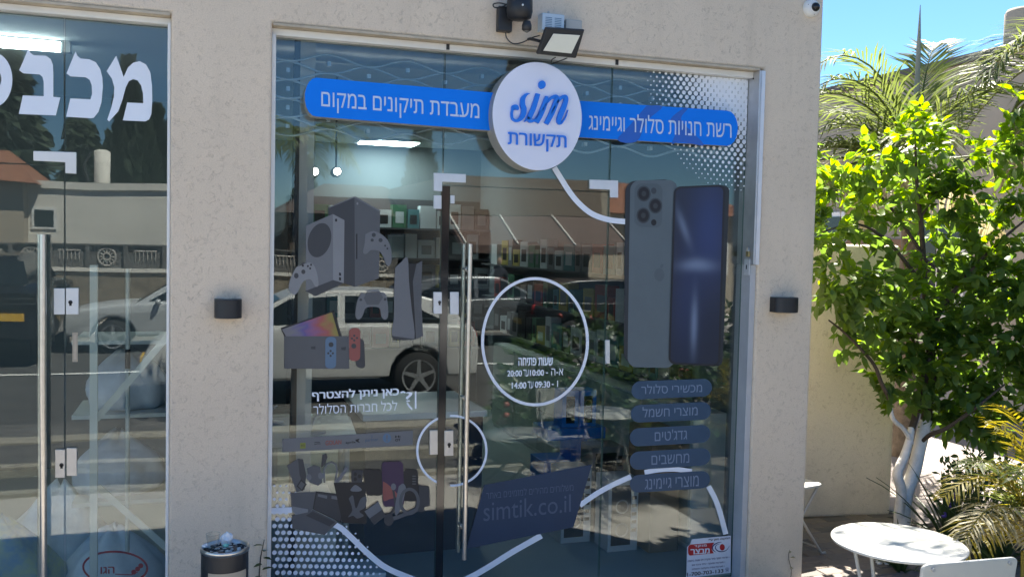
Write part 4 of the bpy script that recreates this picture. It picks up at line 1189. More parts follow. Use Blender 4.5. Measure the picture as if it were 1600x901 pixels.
mb = MB(); mb.tube([fy(x, y, -0.05) for x, y in smooth([(793, 8), (780, 5), (771, 7), (773, 12), (785, 11), (797, 3)], 5)], 0.0035, 7); mb.build('cable', 'black', t)
mb = MB(); mb.tube([fy(x, y, z) for x, y, z in smooth([(790, 51, -0.03), (792, 60, -0.03), (801, 68, -0.03), (815, 67, -0.03), (832, 59, -0.05), (843, 56, -0.09)], 5)], 0.0032, 7)
mb.build('cable', 'black', t)
# vented box and junction box
t = thing('vented_box', 'pale blue white vented electrical box on the wall above the floodlight', 'electrical box', tuple(fy(862, 35, 0)))
a, b = fy(847.5, 20, -0.07), fy(881.5, 50, -0.07)
box('box_body', (a.x, -0.07, b.z), (b.x, -0.0005, a.z), 'box_white', t, 0.003)
mb = MB()
for i in range(2):
    for k in range(7):
        x = a.x+(0.14+0.42*i)*(b.x-a.x); z = a.z-0.02-0.0085*k
        mb.box((x, -0.0715, z-0.003), (x+0.3*(b.x-a.x), -0.0702, z))
mb.build('vent_slots', 'box_slot', t)
mb = MB(); mb.lathe([(0.007, 0), (0.007, 0.012), (0.004, 0.018)], (a.x+0.045, -0.035, a.z), 10); mb.build('knob', 'box_grey', t)
t = thing('junction_box', 'small grey junction box on the wall right of the vented box', 'electrical box', tuple(fy(895, 38, 0)))
a, b = fy(884, 30, -0.04), fy(909, 50, -0.04)
box('box_body', (a.x, -0.045, b.z), (b.x, -0.0005, a.z), 'box_grey', t, 0.004)
mb = MB(); mb.tube([(a.x-0.012, -0.02, a.z-0.012), (a.x, -0.02, a.z-0.012)], 0.009, 10); mb.build('gland', 'black', t)
mb = MB(); mb.box((a.x-0.02, -0.03, b.z-0.02), (a.x+0.01, -0.0005, b.z+0.03)); mb.build('socket', 'black', t)
# floodlight
t = thing('floodlight', 'black framed floodlight tilted down over the shop sign', 'lamp', tuple(fy(875, 70, 0)))
def quad_solid(ptsy, th, name, m, par, bv=0.003):
    fr = [fy(x, z, y) for x, z, y in ptsy]
    nrm = (fr[1]-fr[0]).cross(fr[3]-fr[0]).normalized()
    if nrm.y < 0: nrm = -nrm
    mb = MB(); mb.prism(fr, [p+nrm*th for p in fr]); return bevel(mb.build(name, m, par), bv, 2), nrm, fr
o, nrm, fr = quad_solid([(854, 43, -0.19), (914, 46.5, -0.19), (900.5, 91.5, -0.15), (839.5, 85, -0.15)], 0.028, 'housing', 'black_coat', t, 0.006)
quad_solid([(865, 53, -0.1905), (906.5, 55.5, -0.1905), (893, 84, -0.1665), (849, 79.5, -0.1665)], 0.004, 'front_glass', 'flood_glass', t, 0.001)
mb = MB()
m1 = fy(846, 63, -0.14)
mb.tube([(m1.x-0.02, -0.0005, m1.z+0.03), (m1.x-0.03, -0.06, m1.z+0.02), (m1.x-0.005, -0.135, m1.z-0.005)], 0.008, 6)
mb.tube([(m1.x+0.19, -0.0005, m1.z+0.03), (m1.x+0.19, -0.08, m1.z+0.02), (m1.x+0.15, -0.135, m1.z)], 0.008, 6)
mb.build('mounting_arm', 'black', t)
mb = MB(); mb.tube([fy(x, z, y) for x, z, y in smooth([(868, 90, -0.13), (862, 94, -0.08), (861, 100, 0.02)], 4)], 0.003, 6); mb.build('cable', 'black', t); mb = MB(); mb.tube([fy(x, z, y) for x, z, y in smooth([(886, 91, -0.13), (876, 95, -0.08), (862, 100, 0.0)], 4)], 0.003, 6); mb.build('cable', 'black', t)
# ------------------------------------------------------------------ ash bin by the pier
BX, BY, BZ, BR_ = 0.10, -0.48, 0.625, 0.098
t = thing('ash_bin', 'black cylindrical ash bin with steel rim standing before the pier', 'bin', (BX, BY, 0))
mb = MB(); mb.lathe([(0.0, 0.0), (BR_-0.004, 0.0), (BR_-0.002, 0.02), (BR_-0.002, BZ-0.015)], (BX, BY, 0), 40); mb.build('bin_body', 'black_coat', t)
mb = MB(); mb.lathe([(BR_-0.003, BZ-0.018), (BR_+0.002, BZ-0.016), (BR_+0.002, BZ-0.001), (BR_-0.001, BZ+0.002), (BR_-0.008, BZ), (BR_-0.009, BZ-0.03)], (BX, BY, 0), 48); mb.build('rim', 'steel', t)
mb = MB(); mb.lathe([(0.0, BZ-0.024), (BR_-0.008, BZ-0.024)], (BX, BY, 0), 40); mb.build('sand_tray', 'black', t)
mb = MB()
A0 = math.atan2(CAM.y-BY, CAM.x-BX)
n = 14
vs = []
for k in range(n+1):
    a = A0+R(-50+100*k/n)+0.15
    for z in (0.10, BZ-0.085): vs.append((BX+(BR_+0.0012)*math.cos(a), BY+(BR_+0.0012)*math.sin(a), z))
mb.add(vs, [(2*k, 2*k+1, 2*k+3, 2*k+2) for k in range(n)], 0, True); mb.build('front_panel', 'tan', t)
mb = MB()
for k in range(150):
    a, r = rnd.uniform(0, 6.283), (BR_-0.016)*math.sqrt(rnd.random())
    mb.ico((BX+r*math.cos(a), BY+r*math.sin(a), BZ-0.018+rnd.uniform(-0.003, 0.006)), rnd.uniform(0.005, 0.009), 0 if rnd.random() < 0.45 else 1, 1, 0.15, (1.4, 0.8, 0.6))
o = mb.build('pebbles', ('pebble_w', 'pebble_b'), t); o['kind'] = 'stuff'
t = thing('plastic_cup', 'clear plastic cup standing among the pebbles of the ash bin', 'cup', (0.075, -0.47, BZ-0.012))
cpx = fy(333, 850, -0.49)
mb = MB(); mb.lathe([(0.021, BZ-0.01), (0.0285, BZ+0.062)], (cpx.x, -0.5, 0), 24)
mb.f = [f for f in mb.f if len(f) == 4]; mb.mi = mb.mi[:len(mb.f)]; mb.sm = mb.sm[:len(mb.f)]
mb.build('cup_wall', 'cup', t)
mb = MB(); mb.tube([(cpx.x+0.0285*math.cos(R(a)), -0.5+0.0285*math.sin(R(a)), BZ+0.062) for a in range(0, 361, 15)], 0.0014, 5, cap=False); mb.build('cup_rim', 'cup', t)
def crumple(name, lb, px, py, y, r, m, sq):
    p = fy(px, py, y); mb = MB(); mb.ico(tuple(p), r, 0, 2, 0.26, sq, False)
    tag(mb.build(name, m, None, tuple(p)), lb, 'litter')
crumple('crumpled_tissue', 'large crumpled white tissue beside the cup on the ash bin', 354, 841, -0.46, 0.027, 'tissue', (0.95, 0.8, 1.1))
crumple('crumpled_tissue', 'small scrap of pale blue tissue at the left rim of the ash bin', 322, 852, -0.47, 0.014, 'tissue', (1.2, 0.8, 0.7))
crumple('wrapper', 'torn teal wrapper lying on the pebbles of the ash bin', 352.5, 851.5, -0.52, 0.011, 'teal_paper', (1.2, 0.8, 0.8))

# ------------------------------------------------------------------ inside the phone shop
def panel_light(cx, cy, lx, ly, room, lb):
    t = thing('ceiling_light', lb, 'lamp', (cx, cy, 3.0), 'flat ceiling lights in the '+room)
    box('light_frame', (cx-lx/2-0.02, cy-ly/2-0.02, 2.975), (cx+lx/2+0.02, cy+ly/2+0.02, 2.999), 'white_alu', t)
    box('diffuser', (cx-lx/2, cy-ly/2, 2.968), (cx+lx/2, cy+ly/2, 2.974), 'lightpanel', t)
p1 = gz(612, 240, 2.97); p2 = gz(443, 228, 2.97); p3 = gz(520, 262, 2.97)
panel_light(p1.x, p1.y, 0.55, 0.5, 'shop', 'lit square ceiling light behind the left bar of the sign')
panel_light(p2.x, p2.y, 0.5, 0.5, 'shop', 'lit square ceiling light at the left jamb of the shop')
panel_light(p3.x+0.1, min(p3.y, 5.5), 0.6, 0.4, 'shop', 'lit ceiling light farthest back in the shop')
for i, (px, py, yy_) in enumerate(((492, 268, 1.6), (527, 268, 1.6))):
    p = fy(px, py, yy_)
    t = thing('spot_lamp', ('left' if i == 0 else 'right')+' one of the two bright spot lamps left of the shop door', 'lamp', tuple(p), 'pair of spot lamps')
    mb = MB(); mb.ico(tuple(p), 0.024, 0, 2, sq=(1, 0.6, 1)); mb.build('bulb', 'spot', t)
    mb = MB(); mb.lathe([(0.03, 0.0), (0.035, 0.05), (0.03, 0.12)], (p.x, p.y, p.z), 16, axis='y'); mb.build('lamp_can', 'black', t)
    mb = MB(); mb.tube([(p.x, p.y+0.06, p.z), (p.x, p.y+0.06, 2.999)], 0.006, 6); mb.build('stem', 'black', t)
# roller grille behind the top of the glass
t = thing('roller_grille', 'raised roller grille of wavy steel rods behind the top of the glass', 'shutter', (1.6, 0.3, 2.5))
XA, XB = 0.34, 2.9
for r_ in range(9):
    z0 = 2.82-r_*0.046; sgn = 1 if r_ % 2 else -1
    yb = 0.26+0.012*(r_ % 2)
    mb = MB(); mb.tube([(XA+(XB-XA)*i/96, yb, z0+sgn*0.023*math.cos((XA+(XB-XA)*i/96)/0.20*math.pi)) for i in range(97)], 0.006, 6)
    mb.build('wavy_rod', 'rod', t)
mb = MB()
for r_ in range(8):
    z0 = 2.82-r_*0.046-0.023
    k0 = math.ceil(XA/0.20)
    for k in range(k0, int(XB/0.20)+1):
        if (k+r_) % 2: mb.box((k*0.20-0.009, 0.247, z0-0.011), (k*0.20+0.009, 0.285, z0+0.011))
o = mb.build('rod_links', 'rod', t); o['kind'] = 'stuff'
mb = MB(); mb.tube([(XA, 0.36, 2.88), (XB, 0.36, 2.88)], 0.06, 14); mb.build('winding_drum', 'alu', t)
for px, w_, m, lb in ((478, 0.075, 'box_grey', 'pale upright grille guide inside the left pane'), (462, 0.03, 'black', 'dark slim upright post inside the left pane')):
    p = fy(px, 300, 0.32)
    tag(box('guide_post', (p.x-w_/2, 0.30, 0.05), (p.x+w_/2, 0.36, 2.99), m), lb, 'post')
# white display table at the left with chargers
t = thing('display_table', 'white round cornered display table with chargers behind the left pane', 'table', (0.55, 0.8, 0.05))
top = [fy(425, 658, 1.05), fy(530, 656, 1.05)]
zt = 0.86
mb = MB(); ps = [bil(((0.335, 1.12), (0.86, 1.12), (0.80, 0.42), (0.335, 0.42)), u, v) for u, v in rr_uv(0.12, 0.1)]
mb.prism([(x, y, zt) for x, y in ps], [(x, y, zt-0.03) for x, y in ps]); bevel(mb.build('table_top', 'cab', t), 0.004)
for x, y in ((0.37, 0.5), (0.37, 1.05), (0.75, 0.5), (0.8, 1.05)):
    mb = MB(); mb.tube([(x, y, 0.05), (x, y, zt-0.03)], 0.018, 8); mb.build('leg', 'cab2', t)
for i, (x, y, lb) in enumerate(((0.40, 0.95, 'white round phone charger at the back of the display table'), (0.60, 0.62, 'white charging stand near the front of the display table'))):
    c_ = thing('phone_charger', lb, 'charger', (x, y, zt), 'chargers on the display table')
    mb = MB(); mb.lathe([(0.0, 0.0), (0.055, 0.0), (0.055, 0.010), (0.0, 0.014)], (x, y, zt+0.0005), 20); mb.build('base', 'g_wht', c_)
    mb = MB(); mb.tube([(x-0.03, y, zt+0.01), (x-0.01, y+0.01, zt+0.08), (x+0.02, y+0.015, zt+0.1)], 0.006, 6); mb.build('stand_arm', 'g_wht', c_)
box_defs = [('storage_box', 'white box on the floor under the display table', (0.36, 0.5, 0.051), (0.70, 0.9, 0.50), 'cab'), ('storage_box', 'pale blue box lying low by the glass behind the dots', (0.40, 0.2, 0.051), (0.92, 0.42, 0.20), 'box_white')]
for nm, lb, a, b, m in box_defs: tag(box(nm, a, b, m, None, 0.004), lb, 'box')
# navy service counter with white top
t = thing('service_counter', 'navy fronted counter with a pale top behind the shop door', 'counter', (1.2, 1.4, 0.05))
box('counter_front', (0.92, 0.90, 0.051), (1.64, 1.6, 0.86), 'dkblue', t)
box('counter_top', (0.90, 0.88, 0.862), (1.66, 1.65, 0.90), 'cab', t, 0.004)
# counters along the right wall
t = thing('wall_cabinet', 'long pale drawer cabinet along the right wall of the shop', 'cabinet', (3.0, 1.9, 0.05))
box('cabinet_body', (2.872, 0.5, 0.052), (3.099, 4.6, 0.90), 'cab', t)
for k in range(6):
    y0 = 0.515+k*0.68
    for z0, z1 in ((0.09, 0.45), (0.46, 0.89)):
        box('drawer', (2.856, y0, z0), (2.8715, y0+0.67, z1), 'cab2', t, 0.002)
tag(box('tall_carton', (2.60, 0.52, 0.052), (2.80, 0.84, 0.80), 'carton', None, 0.004), 'tall brown carton standing by the pale cabinet', 'box')
# boxed party speakers on the floor
def product_box(lb, x0, y0, x1, y1, z1, light):
    t = thing('speaker_carton', lb, 'box', ((x0+x1)/2, y0, 0.05), 'boxed speakers on the shop floor')
    box('carton_body', (x0, y0, 0.052), (x1, y1, z1), 'g_wht' if light else 'g_gry', t, 0.003)
    mb = MB(); mb.box((x0+0.02, y0-0.002, 0.09), (x1-0.05, y0-0.0005, z1-0.04), 0)
    for zz in (0.3, 0.62): mb.lathe([(0.035, y0-0.003), (0.045, y0-0.003)], ((x0+x1)/2-0.01, 0, 0.05+(z1-0.05)*zz), 20, 1, axis='y', cap=False)
    for k in range(6): mb.box((x1-0.044, y0-0.003, z1-0.08-0.05*k), (x1-0.012, y0-0.001, z1-0.06-0.05*k), 0)
    mb.build('printed_front', ('print_black', 'print_lt'), t)
product_box('white and black speaker carton nearest the glass by the brown carton', 2.36, 0.60, 2.56, 0.80, 0.50, True)
product_box('black speaker carton behind the web address banner', 2.14, 0.82, 2.34, 1.02, 0.52, True)
product_box('grey speaker carton standing behind the white one', 2.40, 0.95, 2.62, 1.15, 0.62, False)
# blue display stand
t = thing('display_stand', 'blue cardboard display stand holding boxed speakers', 'display stand', (2.5, 1.55, 0.05))
box('stand_base', (2.28, 1.52, 0.051), (2.66, 1.80, 0.40), 'display_blue', t, 0.003)
box('stand_column', (2.47, 1.50, 0.401), (2.60, 1.70, 0.56), 'display_blue', t, 0.003)
box('stand_shelf', (2.28, 1.46, 0.561), (2.72, 1.76, 0.64), 'display_blue', t, 0.003)
for i, (x0, x1) in enumerate(((2.40, 2.525), (2.535, 2.66))):
    s_ = thing('speaker_box', ('left' if i == 0 else 'right')+' boxed speaker with two rings on top of the blue stand', 'box', (x0, 1.5, 0.641), 'boxed speakers on the blue stand')
    box('box_body', (x0, 1.50, 0.6412), (x1, 1.66, 0.90), 'display_blue', s_, 0.003)
    mb = MB(); mb.box((x0+0.03, 1.498, 0.67), (x1-0.03, 1.4995, 0.86), 0)
    for zz in (0.74, 0.81): mb.tube([((x0+x1)/2+0.024*math.cos(R(a)), 1.496, zz+0.024*math.sin(R(a))) for a in range(0, 361, 20)], 0.003, 6, 1, False)
    mb.build('printed_front', ('print_black', 'print_lt'), s_)
# goods on the back and right walls
t = thing('wall_shelving', 'dark wall shelving full of boxed goods deep in the shop', 'shelf', (1.6, 5.9, 0.05))
SH = [0.75, 1.08, 1.41, 1.74, 2.07]
for z in SH: box('shelf', (0.9, 5.55, z-0.02), (3.09, 5.99, z), 'print_mid', t)
box('shelf_back', (0.9, 5.985, 0.05), (3.09, 5.998, 2.4), 'print_dark', t)
cols = ['g_wht', 'g_wht', 'g_gry', 'g_blk', 'g_blk', 'g_wht', 'g_yel', 'g_red', 'g_teal', 'g_grn', 'g_gry']
ORD = {}
CN = dict(g_wht='white', g_gry='grey', g_blk='black', g_yel='yellow', g_red='red', g_teal='teal', g_grn='green')
def goods(x, y, z, w_, d, h, face, m, pm_):
    sh_ = (SH if face == 'y' else SH2); i_ = min(range(len(sh_)), key=lambda q: abs(sh_[q]-z))
    size = 'small' if w_ < 0.13 else ('wide' if w_ > 0.17 else 'upright')
    t = thing('goods_box', size+' '+CN[m]+' goods box on the '+('lowest', 'second', 'third', 'fourth', 'top')[i_]+' shelf of the '+('back wall' if face == 'y' else 'right wall'), 'box', (x, y, z), 'boxed goods on the shop shelves')
    if face == 'y':
        box('box_body', (x, y, z), (x+w_, y+d, z+h), m, t)
        box('printed_front', (x+w_*.2, y-0.002, z+h*.2), (x+w_*.8, y-0.0005, z+h*.7), pm_, t)
    else:
        box('box_body', (x, y, z), (x+d, y+w_, z+h), m, t)
        box('printed_front', (x-0.002, y+w_*.2, z+h*.2), (x-0.0005, y+w_*.8, z+h*.7), pm_, t)
for z in SH:
    x = 0.95
    while x < 2.95:
        w_ = rnd.uniform(0.10, 0.2); h = rnd.uniform(0.18, 0.28)
        if rnd.random() < 0.85: goods(x, 5.6, z+0.001, w_, 0.15, h, 'y', rnd.choice(cols), rnd.choice(['print_black', 'print_grey', 'g_wht', 'g_blk']))
        x += w_+0.015
t = thing('pegboard_shelving', 'rows of goods on pegs along the right wall above the cabinet', 'shelf', (3.09, 2.5, 0.95))
SH2 = [1.0, 1.35, 1.70]
for z in SH2: box('shelf', (2.96, 0.7, z-0.018), (3.098, 5.4, z), 'print_mid', t)
for z in SH2:
    y = 0.75
    while y < 5.1:
        w_ = rnd.uniform(0.1, 0.24); h = rnd.uniform(0.16, 0.27)
        if rnd.random() < 0.9: goods(2.975, y, z+0.001, w_, 0.1, h, 'x', rnd.choice(cols), rnd.choice(['print_black', 'print_grey', 'g_wht', 'g_blk']))
        y += w_+0.02
# ------------------------------------------------------------------ inside the laundry
t = thing('tube_light', 'long lit fluorescent tube on the ceiling inside the laundry', 'lamp', (-1, 1.5, 2.9))
p = fy(96, 75, 1.35); q_ = fy(-160, 58, 1.35)
box('tube', (q_.x, 1.32, p.z-0.022), (p.x, 1.37, p.z+0.022), 'lightpanel', t)
box('end_cap', (p.x+0.0005, 1.31, p.z-0.03), (p.x+0.05, 1.38, p.z+0.03), 'white_alu', t)
box('tube_tray', (q_.x, 1.30, p.z+0.024), (p.x+0.05, 1.39, 2.998), 'white_alu', t)
t = thing('laundry_rack', 'white steel storage rack with diagonal braces behind the laundry glass', 'rack', (-0.35, 0.4, 0.05))
a, b = fy(147, 414, 0.32), fy(147, 900, 0.32)
box('post', (a.x-0.017, 0.30, 0.051), (a.x+0.017, 0.33, a.z), 'rack', t)
mb = MB(); a2 = fy(200, 420, 0.55); mb.tube([(a2.x, 0.55, 0.051), (a2.x, 0.55, a2.z)], 0.011, 8); mb.build('post', 'rack', t)
mb = MB(); mb.tube([(a2.x, 0.548, fy(200, 545, 0.55).z), (a2.x, 0.548, fy(200, 575, 0.55).z)], 0.013, 8); mb.build('clamp', 'black', t)
for s_, e in (((150, 655), (275, 510)), ((152, 760), (275, 868))):
    u, v = fy(*s_, 0.37), fy(*e, 0.37)
    d = (v-u); nn = Vector((-d.z, 0, d.x)).normalized()*0.016
    mb = MB(); f4 = [u+nn, v+nn, v-nn, u-nn]; mb.prism(f4, [p_+Vector((0, 0.012, 0)) for p_ in f4]); mb.build('brace', 'rack', t)
for z in (0.55, 1.0, 1.38): box('rack_shelf', (-0.62, 0.62, z-0.02), (-0.17, 1.1, z), 'rack', t)
def bag(name, lb, c, r, sq, m, seed):
    rr = random.Random(seed); bm = bmesh.new(); bmesh.ops.create_icosphere(bm, subdivisions=4, radius=1)
    ph_ = [rr.uniform(0, 6.28) for _ in range(6)]
    for v in bm.verts:
        a = math.atan2(v.co.y, v.co.x); up = max(0, v.co.z)
        k = 1+0.06*math.sin(3*a+ph_[0])+0.05*math.sin(7*a+ph_[1]+2*v.co.z)+0.03*math.sin(13*a+ph_[2]+5*v.co.z)*(0.3+up)+0.025*math.sin(9*v.co.z+ph_[3]+2*a)
        tap = 1-0.55*up**1.6
        z = v.co.z if v.co.z > -0.55 else -0.55
        v.co = Vector((v.co.x*k*tap*sq[0]*r, v.co.y*k*tap*sq[1]*r, (z+0.55)*sq[2]*r*(1+0.08*math.sin(4*a+ph_[4])*up)))
    me = bpy.data.meshes.new(name); bm.to_mesh(me); bm.free()
    for p_ in me.polygons: p_.use_smooth = True
    me.materials.append(M[m]); o = bpy.data.objects.new(name, me); COL.objects.link(o); o.location = c
    return tag(o, lb, 'bag', 'bags of washing in the laundry')
b1 = bag('laundry_bag', 'white plastic laundry bag with red oval print on the laundry floor', (-0.42, 0.62, 0.051), 0.25, (1.0, 0.6, 0.95), 'bag_w', 1)
bag('laundry_bag', 'blue and yellow printed bag at the left edge of the laundry', (-0.95, 0.55, 0.051), 0.30, (1, 0.7, 1.0), 'bag_b', 2)
bag('laundry_bag', 'pale bag of linen on the middle shelf of the rack', (-0.42, 0.85, 0.552), 0.24, (0.95, 0.8, 0.85), 'linen', 3)
bag('laundry_bag', 'pale bag of linen on the top shelf of the rack', (-0.38, 0.85, 1.002), 0.22, (0.95, 0.8, 0.9), 'linen', 4)
bag('laundry_bag', 'white bag slumped on the floor beside the door handle', (-0.72, 0.95, 0.051), 0.27, (1, 0.8, 1.25), 'bag_w', 5)
YB = 0.415
mb = MB(); ribbon(mb, ell(180, 886, 50, 25, 40, 0.03), 3.2, 0, closed=True, y=YB)
for x, y, r in ((209, 893, 4), (215, 888, 4), (220, 883, 4)): mb.add([fy(px, py, YB) for px, py in ell(x, y, r, r, 12)], [tuple(range(12))])
ribbon(mb, [(180, 896), (205, 897), (215, 893)], 1.5, 0, y=YB)
textmesh(mb, 'הגו', ((157, 885), (179, 884), (179, 895), (157, 896)), 0, y=YB, bold=0.02)
pr = mb.build('oval_print', 'red_print', None); pr.parent = b1; pr.matrix_parent_inverse = Matrix.Translation(-Vector(b1.location))
#@@PART4
# ------------------------------------------------------------------ the yard at the right
W0, W1 = Vector((3.30, 1.26, 0)), Vector((4.85, 1.0, 0))
mb = MB()
dn = Vector((0.17, 0.98, 0)).normalized()*0.2
hw = 1.97
f4 = [(3.32, 1.25, -0.02), (4.82, 1.0, -0.02), (4.82, 1.0, hw), (3.32, 1.25, hw)]
mb.prism(f4, [Vector(p)+dn for p in f4])
yw = mb.build('garden_wall', 'stucco_cream'); bevel(yw, 0.03, 3)
tag(yw, 'cream stucco garden wall behind the folding chair', 'wall')
# house across the alley
hs = thing('beige_house', 'beige flat roofed house wall running away behind the palm', 'house', (9, 5, 0))
box('house_wall', (9.0, -6, -0.3), (16, 16, 4.28), 'plaster_g', hs)
box('roof_edge', (8.93, -6.05, 4.281), (16.05, 16.05, 4.38), 'concrete_d', hs)
box('base_course', (8.96, -6.02, -0.3), (8.999, 16.02, 0.55), 'concrete', hs)
for y0, y1, z0, z1 in ((4.6, 5.5, 1.1, 2.4), (6.9, 7.9, 0.9, 2.5)):
    wn = box('window', (8.93, y0, z0), (8.998, y1, z1), 'white_alu', hs)
    box('pane', (8.915, y0+0.07, z0+0.07), (8.929, (y0+y1)/2-0.02, z1-0.07), 'win_glass', wn)
    box('pane', (8.915, (y0+y1)/2+0.02, z0+0.07), (8.929, y1-0.07, z1-0.07), 'win_glass', wn)
p = fy(1450, 395, 5.6)
mb = MB(); mb.prism([(8.96, 5.6, 1.75), (8.2, 5.6, 1.55), (8.2, 5.6, 1.62), (8.96, 5.6, 2.1)], [(8.96, 6.8, 1.75), (8.2, 6.8, 1.55), (8.2, 6.8, 1.62), (8.96, 6.8, 2.1)]); mb.build('door_canopy', 'canopy', hs)
def tank(lb, px, py, y, r, h, dome):
    p = fy(px, py, y)
    t = thing('water_tank', lb, 'water tank', (p.x, p.y, 4.38))
    mb = MB()
    if dome: mb.lathe([(r, 4.381), (r, 4.381+h*0.45), (r*0.85, 4.381+h*0.75), (r*0.5, 4.381+h*0.95), (0, 4.381+h)], (p.x, p.y, 0), 24)
    else: mb.lathe([(r, 4.381), (r, 4.381+h), (r*0.9, 4.381+h+0.04), (0, 4.381+h+0.05)], (p.x, p.y, 0), 24)
    mb.build('tank_body', 'plaster_b', t)
    mb = MB(); mb.tube([(p.x, p.y-r-0.04, 4.381), (p.x, p.y-r-0.04, 4.381+h*0.6), (p.x, p.y-r+0.05, 4.381+h*0.6)], 0.02, 6); mb.build('pipe', 'alu', t)
tank('white round water tank on the roof edge at the far right', 1602, 70, 4.3, 0.24, 0.45, False)
tank('low domed white tank on the roof behind the palm spear', 1422, 110, 7.3, 0.26, 0.24, True)

# leaves
def leaf_mesh(name, m, L=0.075, W=0.042):
    mb = MB()
    q = [0, 0.25, 0.6, 1.0]; ww = [0.0, 0.85, 0.9, 0.0]
    vs = []
    for t_, wv in zip(q, ww):
        z = -0.10*L*(t_**2)
        if wv == 0: vs.append((t_*L, 0, z))
        else: vs += [(t_*L, -W/2*wv, z+0.14*W), (t_*L, 0, z), (t_*L, W/2*wv, z+0.14*W)]
    # 0 | 1 2 3 | 4 5 6 | 7
    mb.add(vs, [(0, 2, 1), (0, 3, 2), (1, 2, 5, 4), (2, 3, 6, 5), (4, 5, 7), (5, 6, 7)], 0, True)
    return mb, vs, [(0, 2, 1), (0, 3, 2), (1, 2, 5, 4), (2, 3, 6, 5), (4, 5, 7), (5, 6, 7)]
_, LV, LF = leaf_mesh('leaf', 'leaf', 0.088, 0.05)
def orient(d, roll=0.0):
    d = d.normalized()
    q = d.to_track_quat('X', 'Z')
    return q.to_matrix() @ Matrix.Rotation(roll, 3, 'X')
# the citrus tree
rt_ = random.Random(21)
TB = gz(1412, 838)
tree = thing('citrus_tree', 'leafy citrus tree with white painted trunk beside the garden wall', 'tree', (TB.x, TB.y, 0))
TY = TB.y
def tp(px, py, dy=0.0): return fy(px, py, TY+dy)
rad = lambda wpx: wpx/1450*6.9/2
def limb(name, pts, ws, m, par=tree, n=9):
    pp = smooth([(*pt, w_) for pt, w_ in zip(pts, ws)], 4)
    mb = MB(); mb.tube([tp(x, y, d) for x, y, d, w_ in pp], [rad(w_)*0.8 for *_, w_ in pp], n); return mb.build(name, m, par)
limb('trunk', [(1409, 842, 0), (1410, 800, 0), (1415, 770, 0.01), (1428, 735, 0.02), (1436, 700, 0.03), (1443, 672, 0.03), (1448, 655, 0.03)], [30, 29, 27, 24, 23, 23, 21], 'limewash')
limb('lower_stem', [(1405, 805, -0.02), (1408, 765, -0.03), (1402, 740, -0.04), (1412, 715, -0.03), (1420, 690, -0.02), (1424, 668, 0.0)], [17, 18, 17, 16, 14, 12], 'limewash')
limb('branch', [(1425, 692, -0.02), (1412, 670, -0.05), (1396, 655, -0.08), (1391, 636, -0.09)], [8, 8, 7.5, 7], 'limewash')
limb('branch', [(1391, 637, -0.09), (1388, 620, -0.1), (1378, 600, -0.12), (1366, 570, -0.14), (1345, 545, -0.15), (1320, 520, -0.18), (1295, 500, -0.2)], [7, 7, 7, 6, 5, 4, 2.5], 'bark')
limb('branch', [(1447, 657, 0.03), (1450, 620, 0.04), (1455, 585, 0.05), (1452, 520, 0.08), (1445, 450, 0.1), (1440, 360, 0.12), (1432, 280, 0.1), (1430, 210, 0.05)], [20, 18, 17, 14, 11, 9, 6, 3], 'bark')
limb('branch', [(1423, 672, 0.0), (1428, 660, 0.0), (1436, 625, 0.0), (1444, 590, 0.0), (1452, 560, 0.02)], [13, 12, 13, 12, 10], 'bark')
limb('branch', [(1440, 690, 0.02), (1455, 678, -0.1), (1480, 668, -0.2), (1520, 640, -0.3), (1570, 600, -0.35)], [7, 8, 7, 6, 3], 'bark')
limb('branch', [(1452, 520, 0.08), (1480, 470, 0.0), (1520, 420, -0.1), (1570, 370, -0.15), (1620, 330, -0.2)], [9, 8, 7, 5, 3], 'bark')
limb('branch', [(1446, 450, 0.1), (1415, 410, 0.05), (1385, 375, 0.0), (1340, 350, -0.05), (1285, 362, -0.1)], [8, 7, 6, 4, 2.5], 'bark')
limb('branch', [(1443, 400, 0.1), (1410, 350, 0.2), (1370, 300, 0.2), (1320, 270, 0.2)], [7, 6, 4, 2], 'bark')
limb('branch', [(1450, 560, 0.05), (1420, 520, 0.25), (1390, 470, 0.35), (1370, 430, 0.4)], [8, 7, 5, 3], 'bark')
limb('branch', [(1438, 340, 0.12), (1470, 290, 0.1), (1510, 250, 0.05), (1550, 235, 0.0)], [6, 5, 4, 2], 'bark')
